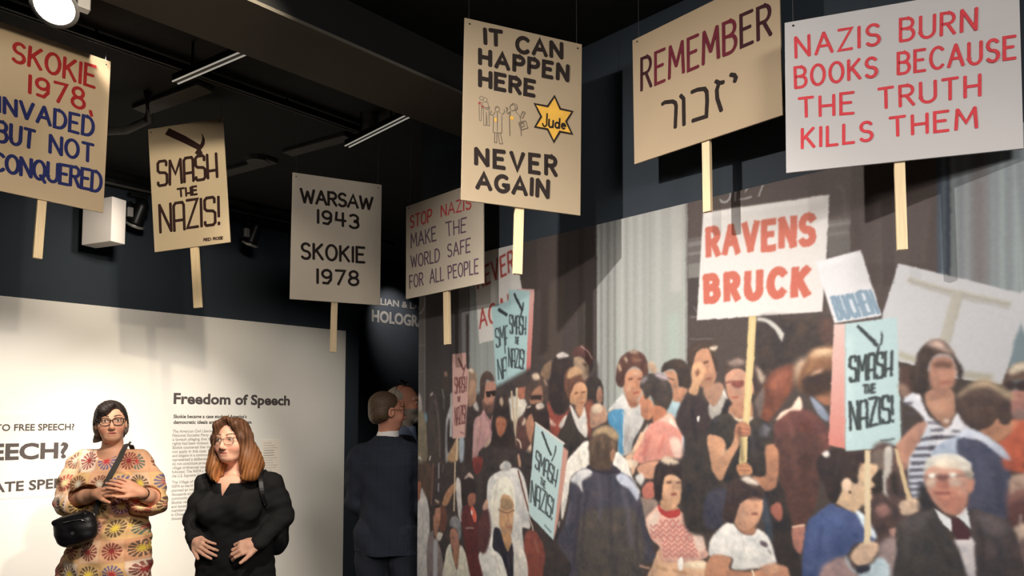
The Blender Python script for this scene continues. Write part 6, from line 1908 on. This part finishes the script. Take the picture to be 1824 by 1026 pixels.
D.loft([(.88, 0, 0, .125, .165), (1.2, 0, 0, .128, .17), (1.36, 0, 0, .122, .17), (1.44, 0, 0, .088, .13), (1.545, 0, 0, .072, .074)], .02); D.loft([(1.50, 0, 0, .05, .05), (1.60, 0, 0, .064, .064)], .003, 's')
field_obj('blue_shirt', D, M['cloth'], t4, flat((126, 142, 172)))
D = Field((-.20, -.26, .04), (.22, .26, .95), .006)
for s_ in (-1, 1): D.chain([(.0, .10 * s_, .88), (.01, .11 * s_, .5), (-.01, .115 * s_, .07)], [.11, .09, .078], .03)
D.cover(B, (-.20, -.26, .10), (.10, .26, .94))
field_obj('trousers', D, M['suit'], t4, flat((44, 44, 50)))
Hf = Field((-.18, -.16, 1.54), (.18, .16, 1.86), .0035)
Hf.frame(R4, H4, S4_); Hf.ell((0, .034, .034), (.080, .095, .083), 0); Hf.ell((0, .075, -.035), (.062, .045, .06), .03)
Hf.ell((0, -.105, -.02), (.075, .105, .12), .012, 's'); Hf.ell((0, -.085, .115), (.05, .06, .035), .012, 's')
for s_ in (-1, 1): Hf.ell((.086 * s_, .004, -.012), (.020, .026, .040), .006, 's')
Hf.frame(); Hf.noise(lambda X, Y, Z: .0008 * np.sin(X * 240 + Y * 160))
field_obj('grey_hair', Hf, M['hair'], t4, flat((150, 140, 126)))
BF = Field((-.10, -.16, 1.52), (.20, .16, 1.72), .0035)
BF.frame(R4, H4, S4_); BF.ell((0, -.060, -.092), (.036, .038, .030), 0); BF.ell((0, -.085, -.046), (.030, .020, .008), .01)
BF.ell((0, -.105, -.061), (.022, .02, .006), .004, 's'); BF.frame(); BF.noise(lambda X, Y, Z: .0016 * np.sin(X * 230 + Z * 200 + Y * 170))
field_obj('beard', BF, M['hair'], t4, flat((150, 142, 134)))
tg = thing('sunglasses', 'dark sunglasses pushed up on the head of the bearded man', 'sunglasses', (X4, Y4, 1.77))
RS = R4 @ np.array(Matrix.Rotation(math.radians(-62), 3, 'X')); HS = H4 + R4 @ np.array([0, .052, .050]) - np.array([0, 0, 1.77])
WS = lambda p: HS + S4_ * (RS @ np.asarray(p, float))
fr = MB(); ln = MB()
for s_ in (-1, 1):
    loop = [WS((.033 * s_ + .030 * np.sign(math.cos(a)) * abs(math.cos(a)) ** .8, -.112 + .2 * abs(.033 * s_ + .03 * math.cos(a)), .004 + .022 * math.sin(a))) for a in np.linspace(0, 6.2832, 25)]
    fr.tube(loop, .003, 6, caps=False); ln.prism(loop[:-1], RS @ np.array([0, 1, 0]), .002)
    fr.tube([WS((.062 * s_, -.098, .012)), WS((.084 * s_, -.07, .01)), WS((.086 * s_, .0, .0)), WS((.080 * s_, .04, -.02))], .003, 6)
fr.tube([WS((-.006, -.112, .008)), WS((.006, -.112, .008))], .003, 6)
fr.build('frame', M['frame_d'], tg, True, world=False); ln.build('dark_lenses', M['leather'], tg, world=False)
